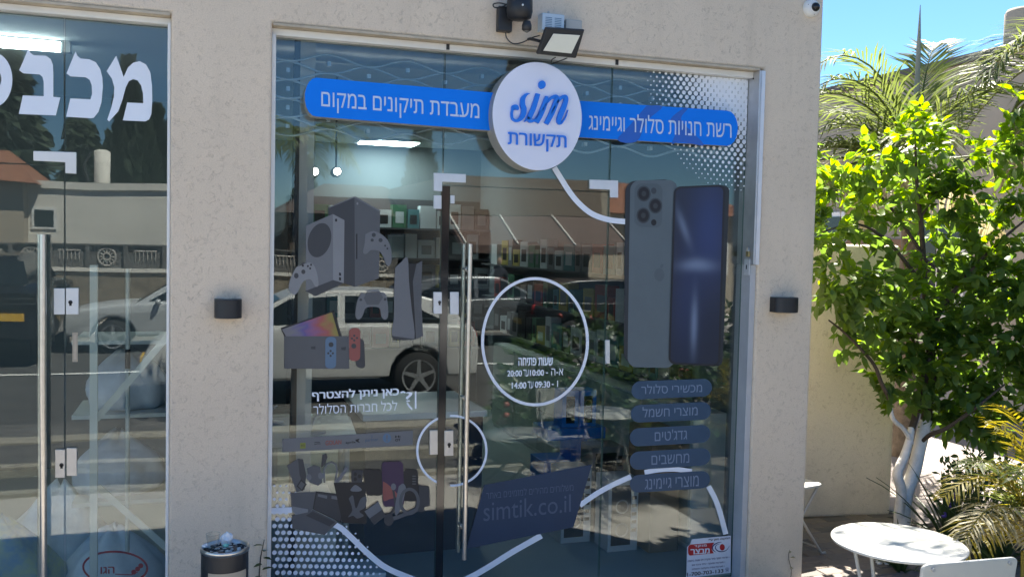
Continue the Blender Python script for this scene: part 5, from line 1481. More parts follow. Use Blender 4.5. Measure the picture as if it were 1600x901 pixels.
# clumps: photo point, depth offset, radius px, leaves, share of leaves coloured as sunlit
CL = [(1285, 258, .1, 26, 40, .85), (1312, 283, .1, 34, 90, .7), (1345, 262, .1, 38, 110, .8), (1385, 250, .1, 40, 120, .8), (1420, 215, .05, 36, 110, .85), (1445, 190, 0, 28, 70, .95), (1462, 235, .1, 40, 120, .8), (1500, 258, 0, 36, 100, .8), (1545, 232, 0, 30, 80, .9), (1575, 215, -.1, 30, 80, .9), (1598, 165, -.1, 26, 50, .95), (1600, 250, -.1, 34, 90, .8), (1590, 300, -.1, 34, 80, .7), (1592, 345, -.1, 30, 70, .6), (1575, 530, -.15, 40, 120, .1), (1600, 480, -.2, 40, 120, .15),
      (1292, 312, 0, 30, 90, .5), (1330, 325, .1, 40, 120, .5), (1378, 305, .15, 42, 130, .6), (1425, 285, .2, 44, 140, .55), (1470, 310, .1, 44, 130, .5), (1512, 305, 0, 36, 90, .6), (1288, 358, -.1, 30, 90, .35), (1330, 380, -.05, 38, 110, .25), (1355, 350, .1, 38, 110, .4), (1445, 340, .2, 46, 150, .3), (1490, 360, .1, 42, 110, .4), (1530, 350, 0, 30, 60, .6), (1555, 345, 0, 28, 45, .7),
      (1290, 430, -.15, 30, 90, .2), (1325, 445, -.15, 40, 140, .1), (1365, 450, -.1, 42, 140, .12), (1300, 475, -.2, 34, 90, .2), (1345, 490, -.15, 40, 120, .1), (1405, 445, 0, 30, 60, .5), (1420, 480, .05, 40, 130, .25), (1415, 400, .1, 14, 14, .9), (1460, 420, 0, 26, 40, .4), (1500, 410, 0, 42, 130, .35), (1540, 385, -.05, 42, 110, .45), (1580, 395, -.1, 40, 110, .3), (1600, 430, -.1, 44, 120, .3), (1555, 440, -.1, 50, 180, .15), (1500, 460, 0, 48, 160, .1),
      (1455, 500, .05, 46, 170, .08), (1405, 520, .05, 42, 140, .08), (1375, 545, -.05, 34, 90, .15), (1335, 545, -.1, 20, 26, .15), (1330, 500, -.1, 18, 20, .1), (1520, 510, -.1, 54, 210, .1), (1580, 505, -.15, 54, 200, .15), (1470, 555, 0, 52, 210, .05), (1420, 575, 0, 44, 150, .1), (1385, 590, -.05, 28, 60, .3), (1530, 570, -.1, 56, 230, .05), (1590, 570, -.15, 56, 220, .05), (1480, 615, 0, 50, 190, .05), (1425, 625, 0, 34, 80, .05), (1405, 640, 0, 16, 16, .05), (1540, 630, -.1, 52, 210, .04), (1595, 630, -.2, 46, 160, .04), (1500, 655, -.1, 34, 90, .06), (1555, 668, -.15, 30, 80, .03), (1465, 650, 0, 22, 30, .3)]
leaves = []
for (px, py, dy, rp, n, sunny) in CL:
    c = tp(px, py, dy); rr = rp/1450*6.9
    n = int(n*(0.78 if py < 430 else 1.0))
    tw = [Vector((rt_.gauss(0, 1), rt_.gauss(0, 1), rt_.gauss(0.3, 1))).normalized() for _ in range(max(3, n//9))]
    for k in range(n):
        td = tw[k % len(tw)]
        dist = rr*rt_.uniform(0.25, 1.1)
        pos = c+Vector((td.x*dist, td.y*dist*1.5, td.z*dist*0.95))+Vector((rt_.gauss(0, .012), rt_.gauss(0, .012), rt_.gauss(0, .012)))
        d = td*0.7+Vector((rt_.gauss(0, .6), rt_.gauss(0, .6), rt_.gauss(-0.25, .5)))
        s_ = rt_.uniform(0.7, 1.35)
        sun_tint = rt_.random() < sunny and td.z > -0.3  # sunlit colour, never on twigs that point down
        leaves.append((pos, d, s_*(0.95 if sun_tint else 1.05), rt_.uniform(-0.9, 0.9), sun_tint))
leaves.sort(key=lambda q: -q[2]/((q[0]-CAM).dot(FW)))
lm = []
for i in range(2):
    me = bpy.data.meshes.new('leaf'); me.from_pydata(LV, [], LF); me.materials.append(M['leaf_sun_tint' if i else 'leaf'])
    for p_ in me.polygons: p_.use_smooth = True
    lm.append(me)
inview = []
rest = []
for q in leaves:
    c = q[0]-CAM; zz = c.dot(FW)
    xx = 800+F*c.dot(RT)/zz
    (inview if xx < 1595 and len(inview) < 300 else rest).append(q)
for pos, d, s_, rl_, sunny in inview:
    o = bpy.data.objects.new('leaf', lm[1 if sunny else 0]); COL.objects.link(o)
    o.parent = tree; o.matrix_parent_inverse = Matrix.Translation(-Vector(tree.location))
    o.matrix_local = Matrix.Translation(pos) @ (orient(d, rl_).to_4x4()) @ Matrix.Scale(s_, 4)
mb = MB()
for pos, d, s_, rl_, sunny in rest:
    mt = orient(d, rl_)
    mb.add([pos+mt@(Vector(v)*s_) for v in LV], LF, 1 if sunny else 0, True)
o = mb.build('crown', ('leaf', 'leaf_sun_tint'), tree); o['kind'] = 'stuff'

# palms
def frond(mb, base, d0, L, droop, m=0, nl=34, ll=0.42, wd=0.016, seed=0, stiff=0.5, rad0=0.014, hang=0.0, mi_stem=1):
    rr = random.Random(seed)
    d = d0.normalized()
    pts = [Vector(base)]
    n = 14
    dirs = []
    for i in range(n):
        t_ = i/n
        d = (d+Vector((0, 0, -droop*(0.4+1.6*t_)/n))).normalized()
        pts.append(pts[-1]+d*(L/n)); dirs.append(d.copy())
    dirs.append(dirs[-1])
    mb.tube(pts, [rad0*(1-0.85*i/n) for i in range(n+1)], 5, mi_stem)
    for k in range(nl):
        t_ = 0.15+0.85*k/nl
        i = min(n-1, int(t_*n)); f = t_*n-i
        p = pts[i].lerp(pts[i+1], f); dd = dirs[i]
        side = dd.cross(Vector((0, 0, 1)))
        if side.length < 0.05: side = Vector((1, 0, 0))
        side.normalize(); upv = side.cross(dd).normalized()
        for sg_ in (-1, 1):
            ln = ll*(math.sin(math.pi*min(1, 0.18+0.82*t_))**0.6+0.15)*rr.uniform(0.75, 1.1)
            ld = (side*sg_*(0.75)+dd*(0.75)+upv*rr.uniform(0.1, 0.45)*stiff+Vector((0, 0, -hang))+Vector((rr.gauss(0, .08), rr.gauss(0, .08), rr.gauss(0, .08)))).normalized()
            wv = ld.cross(upv).normalized()*wd/2
            a = p; b = p+ld*ln*0.55; e = b+(ld+Vector((0, 0, -0.35-hang))).normalized()*ln*0.45
            mb.add([a-wv*.5, a+wv*.5, b+wv, b-wv, e], [(0, 1, 2, 3), (3, 2, 4)], m)
pc = fy(1428, 265, 2.6)
pt = thing('palm_tree', 'tall feathery palm behind the citrus tree with one upright spear', 'palm tree', (pc.x, pc.y, 0))
mb = MB(); mb.tube([(pc.x, pc.y, -0.05), (pc.x+0.02, pc.y, 1.0), (pc.x, pc.y, pc.z-0.35), (pc.x, pc.y, pc.z)], [0.12, 0.1, 0.09, 0.06], 12); mb.build('trunk', mat('palm_fibre', (0.12, 0.10, 0.08), 0.95, var=0.4, vs=14, bump=0.7, bs=40), pt)
def at(px, py, y): return fy(px, py, y)
mb = MB(); a = fy(1428, 200, 2.6); b = fy(1438, 8, 2.6)
mb.tube([pc, pc.lerp(b, 0.3), pc.lerp(b, 0.75), b], [0.03, 0.028, 0.02, 0.003], 8); mb.build('spear_leaf', mat('spear_grey_green', (0.28, 0.28, 0.25), 0.7), pt)
FR = [((-.28, 0, 1.0), 1.45, 3.2, 'palm', .34, .3, 0.05), ((-.5, .1, .9), 1.2, 2.2, 'palm', .36, .4, 0.1), ((.15, .1, 1.0), 1.0, 1.6, 'palm', .36, .5, 0), ((-1, 0, .35), 1.35, 1.0, 'palm', .4, .5, .1), ((-0.42, 0, 1.0), 1.25, 2.6, 'palm', .32, .25, 0.0), ((-0.9, .2, .55), 1.1, 1.6, 'palm', .42, .5, .1), ((-1, -.2, .25), 1.1, 1.3, 'palm', .42, .4, .3), ((-.8, .5, .3), 1.2, 1.2, 'palm_dry', .42, .3, .5), ((-.4, -.5, .45), 1.0, 1.5, 'palm', .45, .4, .2), ((.3, .5, .5), 1.1, 1.5, 'palm', .45, .4, .2),
      ((-1, .2, -.05), 1.2, .7, 'palm_dry', .4, .2, .8), ((.6, -.2, .25), 1.1, 1.2, 'palm', .42, .4, .2), ((-.6, .1, .7), 1.0, 2.0, 'palm', .4, .4, .1), ((-.3, .4, .8), .9, 1.6, 'palm', .4, .4, .1), ((-.7, -.4, .1), 1.0, 1.2, 'palm_dry', .4, .3, .6), ((.9, .2, .0), 1.1, 1.0, 'palm_dry', .4, .2, .7), ((.1, -.3, .7), .9, 1.8, 'palm', .4, .4, .2), ((-1.0, .1, .42), 1.25, 1.1, 'palm', .4, .45, .1)]
for i, (d, L, dr, m, ll, stf, hg) in enumerate(FR):
    mb = MB(); frond(mb, pc, Vector(d), L*1.5, dr, 0, 46, ll*1.25, 0.022, i+3, stf, 0.016, hg)
    mb.build('frond', (m, 'palm'), pt)
p2 = fy(1700, 60, 1.9)
pt2 = thing('palm_tree', 'second feathery palm reaching in from the right edge over the citrus tree', 'palm tree', (p2.x, p2.y, 0))
mb = MB(); mb.tube([(p2.x, p2.y, -0.05), (p2.x, p2.y, 1.2), (p2.x, p2.y, p2.z)], [0.13, 0.1, 0.07], 12); mb.build('trunk', bpy.data.materials['palm_fibre'], pt2)
FR2 = [(fy(1560, 40, 2.0)-p2, 1.75, 1.6, 'palm', .5, 1.0, -.1), (fy(1580, -10, 1.9)-p2, 1.3, 1.7, 'palm', .45, .8, 0), (fy(1560, 150, 1.9)-p2, 1.7, 1.5, 'palm_dry', .5, .1, .9), (fy(1560, 120, 1.6)-p2, 1.5, 1.4, 'palm', .45, .3, .4), (fy(1540, 60, 2.4)-p2, 1.9, 1.7, 'palm', .5, .6, .1), (fy(1610, 260, 1.7)-p2, 1.2, 1.0, 'palm_dry', .45, .2, .8), (fy(1560, 110, 2.2)-p2, 1.6, 1.1, 'palm', .5, .9, -.2)]
for i, (d, L, dr, m, ll, stf, hg) in enumerate(FR2):
    mb = MB(); frond(mb, p2, d, L, dr, 0, 46, ll, 0.02, i+40, stf, 0.014, hg)
    mb.build('frond', (m, 'palm_dry'), pt2)
# tall palm whose shade falls on the round table
p4 = Vector((6.1, -0.2, 0)); z4 = 4.9
pt3 = thing('palm_tree', 'tall palm just outside the right edge shading the round table', 'palm tree', tuple(p4))
mb = MB(); mb.tube([(p4.x, p4.y, -0.05), (p4.x+.05, p4.y, 2.5), (p4.x, p4.y, z4)], [0.15, 0.12, 0.1], 12); mb.build('trunk', bpy.data.materials['palm_fibre'], pt3)
for i in range(9):
    a = R(-60+i*20) if i > 4 else R(149+i*6)
    mb = MB(); frond(mb, (p4.x, p4.y, z4), Vector((math.cos(a), math.sin(a), 0.45 if i > 4 else 0.12+0.14*i)), 2.3, 0.75, 0, 34, .5, .024, 400+i, .3, .02, .15)
    mb.build('frond', ('palm', 'palm'), pt3)
# yellow palm in the bed, right edge
p3 = fy(1650, 790, -1.2)
ar = thing('yellow_palm', 'low yellow green palm clump in the bed at the right edge', 'plant', (p3.x, p3.y, -0.03))
tg = [(1500, 735), (1540, 690), (1575, 670), (1520, 790), (1560, 740), (1600, 700), (1500, 850), (1545, 830), (1600, 640), (1580, 790), (1560, 880), (1610, 850)]
for i, (px, py) in enumerate(tg):
    st_ = fy(1625+rnd.uniform(-20, 20), 850+rnd.uniform(-20, 30), -1.2)
    e = fy(px, py, -1.2+rnd.uniform(-0.3, 0.2))
    d = (e-st_); d.z += 0.4
    mb = MB(); frond(mb, st_, d, (e-st_).length*1.2, 1.5, 0, 30, 0.2, 0.011, i+80, 0.5, 0.008, 0.15)
    mb.build('frond', (('palm_y', 'palm', 'palm_y', 'palm_dry')[i % 4], 'palm_y'), ar)
mb = MB(); 
for i in range(6): b = fy(1625+rnd.uniform(-25, 25), 860, -1.2+rnd.uniform(-.1, .1)); mb.tube([(b.x, b.y, -0.05), (b.x+rnd.uniform(-.03, .03), b.y, b.z)], 0.014, 6)
o = mb.build('stems', 'palm_y', ar); o['kind'] = 'stuff'
# strap leaved plant and the bush behind it
def strap_plant(lb, c, n, L, m, seed, bright=0.0):
    rr = random.Random(seed)
    t = thing('strap_leaf_plant', lb, 'plant', tuple(c), 'strap leaved plants in the bed')
    for k in range(n):
        a = rr.uniform(0, 6.283); lean = rr.uniform(0.15, 0.9); ln = L*rr.uniform(0.6, 1.15)
        d = Vector((math.cos(a)*lean, math.sin(a)*lean, 1)).normalized()
        side = Vector((-math.sin(a), math.cos(a), 0))
        pts = []; p = Vector(c)+Vector((rr.uniform(-.05, .05), rr.uniform(-.05, .05), 0)); ns = 6
        for i in range(ns+1):
            pts.append(p.copy()); d = (d+Vector((0, 0, -0.9*lean/ns*1.6))).normalized(); p = p+d*(ln/ns)
        mb = MB(); vs = []
        for i, q in enumerate(pts):
            wv = 0.013*math.sin(math.pi*(0.15+0.85*i/ns))**0.7 if i < ns else 0.0005
            vs += [q-side*wv, q+Vector((0, 0, -0.004)), q+side*wv]
        fs = []
        for i in range(ns): fs += [(3*i, 3*i+1, 3*i+4, 3*i+3), (3*i+1, 3*i+2, 3*i+5, 3*i+4)]
        mb.add(vs, fs, 0, True)
        mb.build('leaf', m, t)
strap_plant('dark strap leaved plant in the bed just behind the round table', gz(1490, 868, -0.03), 60, 0.62, 'strap', 5)
strap_plant('strap leaved plant between the table and the yellow palm', gz(1548, 890, -0.03), 44, 0.55, 'strap', 6)
strap_plant('low strap leaved plant under the near edge of the round table', gz(1405, 895, -0.03), 26, 0.36, 'strap', 8)
bs = thing('flowering_bush', 'bushy green plant with violet flowers left of the yellow palm', 'plant', tuple(gz(1520, 850, -0.03)))
rr = random.Random(9)
mb = MB(); fl = MB(); stm = MB()
for (px, py, r_, n) in ((1490, 745, 26, 120), (1525, 725, 28, 130), (1545, 765, 34, 170), (1500, 790, 30, 130), (1570, 735, 22, 80), (1478, 775, 20, 50), (1535, 810, 36, 150)):
    c = fy(px, py, 0.35)
    stm.tube([gz(1515, 850, -0.03), c], 0.004, 5)
    for k in range(n):
        d = Vector((rr.gauss(0, 1), rr.gauss(0, 1), rr.gauss(0, 1))).normalized()
        pos = c+d*(r_/1450*6.3)*rr.uniform(0.2, 1.05); mt = orient(d+Vector((rr.gauss(0, .5), rr.gauss(0, .5), rr.gauss(0.2, .5))), rr.uniform(-1, 1)); s_ = rr.uniform(0.35, 0.7)
        mb.add([pos+mt@(Vector(v)*s_) for v in LV], LF, 0, True)
for (px, py) in ((1484, 783), (1494, 775), (1508, 802), (1475, 806), (1510, 798)):
    c = fy(px, py, 0.1)
    for k in range(5): fl.ico((c.x+rr.gauss(0, .008), c.y+rr.gauss(0, .008), c.z+rr.gauss(0, .012)), 0.011, 0, 1, 0.3)
o = mb.build('foliage', 'shrub', bs); o['kind'] = 'stuff'
o = fl.build('flowers', 'flower', bs); o['kind'] = 'stuff'
o = stm.build('stems', 'bark', bs); o['kind'] = 'stuff'
mb = MB()
rr = random.Random(31)
for k in range(46):
    p = gz(1380+rr.uniform(-12, 22), 873+rr.uniform(-8, 8), 0.005); mb.ico((p.x, p.y, 0.008), rr.uniform(0.012, 0.022), 0, 1, 0.15, (1.2, 0.9, 0.6))
tag(mb.build('white_pebbles', 'pebble_w'), 'white pebbles heaped at the foot of the tree under the table', 'pebbles', kind='stuff')
# weeds
def weed(lb, base, tipz, n, seed, lean=(0.0, 0.0), s0=0.7, m='strap'):
    rr = random.Random(seed)
    t = thing('weed', lb, 'plant', tuple(base))
    tip = Vector(base)+Vector((lean[0], lean[1], tipz))
    mb = MB(); pts = [Vector(base).lerp(tip, i/6)+Vector((0.012*math.sin(i), 0, 0)) for i in range(7)]; mb.tube(pts, [0.003]*6+[0.0015], 6); mb.build('stem', 'bark', t)
    for k in range(n):
        f = 0.25+0.75*k/n; pos = Vector(base).lerp(tip, f)
        a = k*2.4+rr.uniform(-.4, .4); d = Vector((math.cos(a), math.sin(a)*0.6, rr.uniform(-0.25, 0.3)))
        mb = MB(); mt = orient(d, rr.uniform(-.4, .4)); s_ = s0*rr.uniform(0.8, 1.25)
        mb.add([pos+mt@(Vector(v)*s_) for v in LV], LF, 0, True); mb.build('leaf', m, t)
wb_ = gz(396, 1010); tp_ = fy(414, 842, wb_.y+0.05)
weed('thin leafy weed growing between the ash bin and the shop glass', wb_, tp_.z, 13, 3, (tp_.x-wb_.x, 0.05), 0.55)
weed('dry tuft of weeds at the foot of the right pier', gz(1233, 908, 0.0), 0.2, 8, 4, (0.0, 0.0), 0.3, 'palm_dry')
# ------------------------------------------------------------------ table and chairs
TC = Vector((2.757, -1.405, 0)); TZ = 0.72; TR_ = 0.265
t = thing('round_table', 'round white metal table standing before the plant bed at the right', 'table', tuple(TC))
mb = MB(); mb.lathe([(0.0, TZ-0.006), (TR_-0.01, TZ-0.006), (TR_-0.006, TZ-0.012), (TR_, TZ-0.010), (TR_+0.002, TZ-0.004), (TR_-0.002, TZ), (0, TZ)], TC, 64); mb.build('table_top', 'chair', t)
for i, (ax, ay, bx_, by_) in enumerate(((-0.19, 0.08, -0.15, -0.16), (-0.12, 0.05, -0.18, -0.2), (0.19, 0.05, 0.14, -0.2), (0.15, -0.05, 0.2, 0.2))):
    mb = MB(); mb.tube([(TC.x+ax, TC.y+ay*0.5, TZ-0.012), (TC.x+bx_, TC.y+by_, 0.0)], 0.0075, 8); mb.build('leg', 'steel_leg', t)
mb = MB(); mb.tube([(TC.x-0.16, TC.y, 0.35), (TC.x+0.17, TC.y, 0.35)], 0.006, 6); mb.build('stretcher', 'steel_leg', t)
def folding_chair(lb, x, y, rz):
    t = thing('folding_chair', lb, 'chair', (x, y, 0), 'white folding garden chairs', rz)
    L0 = (0, 0, 0)
    def rb(name, x0, x1, y0, y1, z0, z1, rv=0.1, th=0.012, vert=False):
        mb = MB()
        ps = rr_uv(rv, rv*1.2, 5)
        if vert: f = [(x0+u*(x1-x0), y0+(y1-y0)*v, z0+(z1-z0)*v) for u, v in ps]; b = [(a, b_+th, c) for a, b_, c in f]
        else: f = [(x0+u*(x1-x0), y0+v*(y1-y0), z0) for u, v in ps]; b = [(a, b_, c+th) for a, b_, c in f]
        mb.prism(f, b); return bevel(mb.build(name, 'chair', t, L0), 0.004)
    rb('seat', -0.2, 0.2, -0.19, 0.19, 0.44, 0.44, 0.12, 0.016)
    bk = rb('backrest', -0.205, 0.205, -0.255, -0.225, 0.822, 0.59, 0.07, 0.014, True)
    mb = MB()
    for sx in (-0.165, 0.165):
        for zz in (0.803, 0.61): mb.lathe([(0.007, -0.262), (0.007, -0.246)], (sx, 0, zz), 10, axis='y')
    mb.build('rivet', 'steel_leg', bk, L0)
    for sx in (-0.185, 0.185):
        mb = MB(); mb.tube([(sx*0.92, -0.232, 0.80), (sx*0.95, -0.20, 0.60), (sx, 0.0, 0.26), (sx, 0.2, 0.008), (sx, 0.235, 0.008)], 0.009, 8); mb.build('leg', 'steel_leg', t, L0)
        mb = MB(); mb.tube([(sx*0.88, 0.17, 0.435), (sx*0.88, 0.02, 0.24), (sx*0.88, -0.2, 0.008), (sx*0.88, -0.235, 0.008)], 0.009, 8); mb.build('leg', 'steel_leg', t, L0)
    mb = MB(); mb.tube([(-0.185, 0.165, 0.05), (0.185, 0.165, 0.05)], 0.006, 6); mb.tube([(-0.16, -0.165, 0.05), (0.16, -0.165, 0.05)], 0.006, 6); mb.build('cross_bar', 'steel_leg', t, L0)
    return t
folding_chair('white folding chair with its back to us, bottom right corner', 2.635, -1.67, R(-3))
folding_chair('white folding chair half hidden by the building corner, by the garden wall', 3.50, 0.50, R(-78))
#@@PART5
# ------------------------------------------------------------------ the street behind the camera, seen mirrored in the glass
def mir(px, py, yv):
    p = fy(px, py, yv); return Vector((p.x, 2*GY-p.y, p.z))
SEEN = 'mirrored in the shop glass'
def car(lb, cat, x, y, rz, paint, L=4.4, H=1.47, W=1.76, kind='hatch', po=0.0):
    t = thing('parked_car', lb, cat, (x, y, -0.25), 'cars parked across the street', rz)
    O = (0, 0, 0); s = L/4.4; h = H/1.47
    if kind == 'suv':
        prof = [(-2.15, .45), (-2.2, .7), (-2.15, 1.0), (-1.95, 1.05), (-.95, 1.1), (-.95, 1.1), (2.1, 1.1), (2.18, .8), (2.15, .42)]
        roof = [(-.95, 1.09), (-.35, 1.42), (-.1, 1.5), (1.6, 1.5), (1.85, 1.44), (2.1, 1.09)]
    elif kind == 'sedan':
        prof = [(-2.15, .35), (-2.2, .55), (-2.12, .78), (-1.8, .88), (-.9, .98), (1.3, .98), (1.95, .98), (2.15, .9), (2.2, .6), (2.12, .35)]
        roof = [(-1.0, .96), (-.3, 1.38), (.1, 1.45), (.75, 1.42), (1.5, 0.97)]
    else:
        prof = [(-2.15, .32), (-2.2, .5), (-2.1, .75), (-1.75, .88), (-1.05, 1.0), (1.7, 1.0), (2.05, .98), (2.15, .7), (2.12, .34)]
        roof = [(-1.25, .98), (-.45, 1.40), (-.05, 1.48), (1.1, 1.46), (1.7, 1.3), (2.0, .97)]
    wx = (-1.35, 1.3); wr = .33
    def side(poly, y0, y1, tap=0.0):
        return [(a*s, y0, b*h) for a, b in poly], [(a*s, y1, b*h) for a, b in poly]
    base = [prof[0]]
    low = []
    for c in wx[::-1]:
        low += [(c+.40*math.cos(R(a)), .33+.40*math.sin(R(a))) for a in range(0, 181, 20) if .33+.40*math.sin(R(a)) > .28]
    body = prof+[p for p in low]
    mb = MB()
    body = smooth(prof, 3)+low
    f, b = side(body, -W/2, W/2); mb.prism(f, b)
    o = mb.build('body', paint, t, O); bevel(o, 0.05, 3)
    for p_ in o.data.polygons: p_.use_smooth = True
    mb = MB(); rf = smooth(roof, 3)
    n = len(rf)
    tp_ = lambda i: W/2-0.06-0.16*((rf[i][1]*h-.95)/.5)
    vs = [(rf[i][0]*s, -tp_(i), rf[i][1]*h) for i in range(n)]+[(rf[i][0]*s, tp_(i), rf[i][1]*h) for i in range(n)]
    mb.add(vs, [(i, i+1, i+1+n, i+n) for i in range(n-1)]+[tuple(range(n))[::-1], tuple(range(n, 2*n))])
    o = mb.build('cabin', paint, t, O); bevel(o, 0.03, 2)
    x0, x1 = roof[0][0], roof[-1][0]
    def win(poly, name):
        for sg_ in (-1, 1):
            m2 = MB(); yy_ = lambda z: sg_*(W/2-0.052-0.16*((z*h-.95)/.5))
            m2.add([(a*s, yy_(b), b*h) for a, b in poly], [tuple(range(len(poly)))]); m2.build(name, 'win_glass', t, O)
    zt = max(b for a, b in roof)-.07
    zb = roof[0][1]+.06
    fr = lambda z, e: None
    win([(x0+.25, zb), (x0+.75+.1, zt-.03), (.22, zt), (.22, zb)], 'side_window')
    win([(.32, zb), (.32, zt), (1.0 if kind != 'suv' else 1.6, zt-.02), (x1-.45 if kind == 'sedan' else x1-.28, zb)], 'side_window')
    for (a, b_) in ((roof[0], roof[1]), (roof[-1], roof[-2])):
        m2 = MB(); dx = 0.012*(1 if a[0] > 0 else -1)
        w0, w1 = W/2-.14, W/2-.24
        A = lambda f_: ((a[0]+(b_[0]-a[0])*f_)*s+dx, (a[1]+(b_[1]-a[1])*f_)*h+.012)
        p0, p1 = A(.08), A(.92)
        m2.add([(p0[0], -w0, p0[1]), (p0[0], w0, p0[1]), (p1[0], w1, p1[1]), (p1[0], -w1, p1[1])], [(0, 1, 2, 3)]); m2.build('windscreen', 'win_glass', t, O)
    for c in wx:
        for sg_ in (-1, 1):
            m2 = MB(); m2.lathe([(0.0, -.10), (wr-.02, -.10), (wr, -.07), (wr, .07), (wr-.02, .10), (0, .10)], (c*s, sg_*(W/2-.12), .33), 24, axis='y'); wo = m2.build('wheel', 'tyre', t, O)
            m2 = MB(); yo = sg_*(W/2-.015)
            m2.lathe([(.21, -.004), (.235, .004)], (c*s, yo, .33), 24, axis='y', cap=False)
            for k in range(5):
                a = R(72*k+20); u = Vector((math.cos(a), 0, math.sin(a))); v = Vector((-math.sin(a), 0, math.cos(a)))
                q = Vector((c*s, yo, .33)); m2.add([q+u*.03-v*.035, q+u*.22-v*.02, q+u*.22+v*.02, q+u*.03+v*.035], [(0, 1, 2, 3)])
            m2.lathe([(0, 0), (.05, .002)], (c*s, yo, .33), 12, axis='y'); m2.build('rim', 'rim', wo, O)
    for sg_ in (-1, 1):
        m2 = MB(); m2.ico((-2.05*s, sg_*(W/2-.22), .68*h), .13, 0, 2, sq=(.7, 1.2, .6)); m2.build('headlight', 'lens_glass', t, O)
        m2 = MB(); m2.ico((2.08*s, sg_*(W/2-.14), .82*h), .12, 0, 2, sq=(.7, .8, 1.1)); m2.build('tail_light', 'red_lamp', t, O)
        m2 = MB(); m2.ico((x0*s+.42, sg_*(W/2+.06), 1.0*h), .09, 0, 2, sq=(.6, 1, .7)); m2.build('mirror', paint, t, O)
        for hx in (-.05, .95):
            m2 = MB(); m2.box((hx*s, sg_*W/2-.012, .83*h), (hx*s+.17, sg_*W/2+.012, .86*h)); m2.build('door_handle', 'rim', t, O)
    for xx in (-2.205*s, 2.205*s):
        m2 = MB(); m2.box((xx-.02, po-.26, .78 if po else .5), (xx+.02, po+.26, .9 if po else .61)); m2.build('number_plate', 'plate_y', t, O)
    return t
p = mir(490, 590, 8.6); car('white hatchback parked across the street, '+SEEN+' behind the consoles', 'car', p.x, p.y, 0.0, 'car_white', 4.4, 1.5)
bpy.context.view_layer.update()
p = mir(300, 530, 15.0); car('silver saloon at the far kerb, mirrored in the laundry glass', 'car', p.x, p.y, 0.0, 'car_silver', 4.5, 1.42, 1.76, 'sedan')
p = mir(4, 580, 14.2); car('black off roader standing tail on with a yellow plate, mirrored in the laundry glass', 'car', p.x, p.y, R(90), 'car_black', 4.4, 1.75, 1.8, 'suv', -0.45)
p = mir(745, 520, 14.6); car('grey hatchback at the far kerb, '+SEEN+' beside the door handle', 'car', p.x, p.y, math.pi, 'car_grey', 4.2, 1.5)
p = mir(955, 520, 13.6); car('black hatchback at the far kerb, '+SEEN+' right of the hours ring', 'car', p.x, p.y, math.pi, 'car_black', 4.2, 1.48)
# retaining wall with ornamental panels
YW = -19.6
t = thing('retaining_wall', 'rubble retaining wall with a pale coping across the street', 'wall', (0, YW, -0.1))
box('wall_body', (-30, YW-0.4, -0.1), (5.2, YW, 1.02), 'rubble', t)
box('coping', (-30, YW-0.45, 1.021), (5.25, YW+0.05, 1.10), 'plaster_w', t)
t = thing('ornamental_fence', 'grey concrete fence of wheel patterned panels on the retaining wall', 'fence', (0, YW, 1.1))
box('fence_back', (-20, YW-0.2, 1.101), (5, YW-0.15, 1.62), 'concrete_d', t)
box('fence_cap', (-20, YW-0.24, 1.621), (5, YW-0.08, 1.66), 'concrete_d', t)
for k in range(22):
    x = -13.5+k*0.84
    box('post', (x-0.05, YW-0.149, 1.101), (x+0.05, YW-0.08, 1.62), 'concrete_d', t)
    mb = MB(); cx = x+0.42
    if k % 2:
        for r_ in (0.2, 0.08): mb.tube([(cx+r_*math.cos(R(a)), YW-0.13, 1.36+r_*math.sin(R(a))) for a in range(0, 361, 20)], 0.022, 5)
        for a in range(0, 360, 30): mb.tube([(cx+.08*math.cos(R(a)), YW-.13, 1.36+.08*math.sin(R(a))), (cx+.2*math.cos(R(a)), YW-.13, 1.36+.2*math.sin(R(a)))], .015, 4)
    else:
        mb.tube([(cx-.25, YW-.13, 1.5), (cx+.25, YW-.13, 1.5)], .02, 4)
        for j in range(6): mb.tube([(cx-.22+.088*j, YW-.13, 1.28), (cx-.22+.088*j, YW-.13, 1.5)], .014, 4)
    mb.build('pattern', 'concrete', t)
# houses
def house(lb, x0, x1, y, z1, m, dep=7.0, roof=None, wins=()):
    t = thing('house', lb, 'house', ((x0+x1)/2, y, 0), None)
    box('house_wall', (x0, y-dep, -0.2), (x1, y, z1), m, t)
    if roof:
        rm, rh, ov = roof
        mb = MB(); xm = (x0+x1)/2
        if rh > 0:
            f = [(x0-ov, y+ov, z1), (x1+ov, y+ov, z1), (x1+ov, y-dep-ov, z1), (x0-ov, y-dep-ov, z1)]
            r0, r1 = (x0+(x1-x0)*.28, y-dep/2, z1+rh), (x1-(x1-x0)*.28, y-dep/2, z1+rh)
            mb.add(f+[r0, r1], [(0, 1, 5, 4), (1, 2, 5), (2, 3, 4, 5), (3, 0, 4), (3, 2, 1, 0)])
        else: mb.box((x0-.06, y-dep, z1+.001), (x1+.06, y+.08, z1+.2))
        mb.build('roof', rm, t)
    for (a, b, c, d) in wins:
        f = box('window', (a, y+.001, c), (b, y+.04, d), 'white_alu', t)
        box('pane', (a+.07, y+.041, c+.07), (b-.07, y+.05, d-.07), 'win_glass', f)
    return t
a, b = mir(-60, 288, 22.5), mir(270, 288, 22.5)
house('long low white house with a flat cornice, mirrored in the laundry glass', a.x, b.x, a.y, a.z, 'plaster_w', 6, ('plaster_w', 0, 0), ((a.x+1.6, a.x+2.2, 2.0, 2.6),))
a, b = mir(-160, 300, 21.8), mir(36, 300, 21.8)
house('small beige house with a terracotta roof, mirrored at the left edge', a.x, b.x, a.y, 3.2, 'plaster_b', 6, ('tile', 1.0, .35))
a, b = mir(455, 330, 24), mir(705, 330, 24)
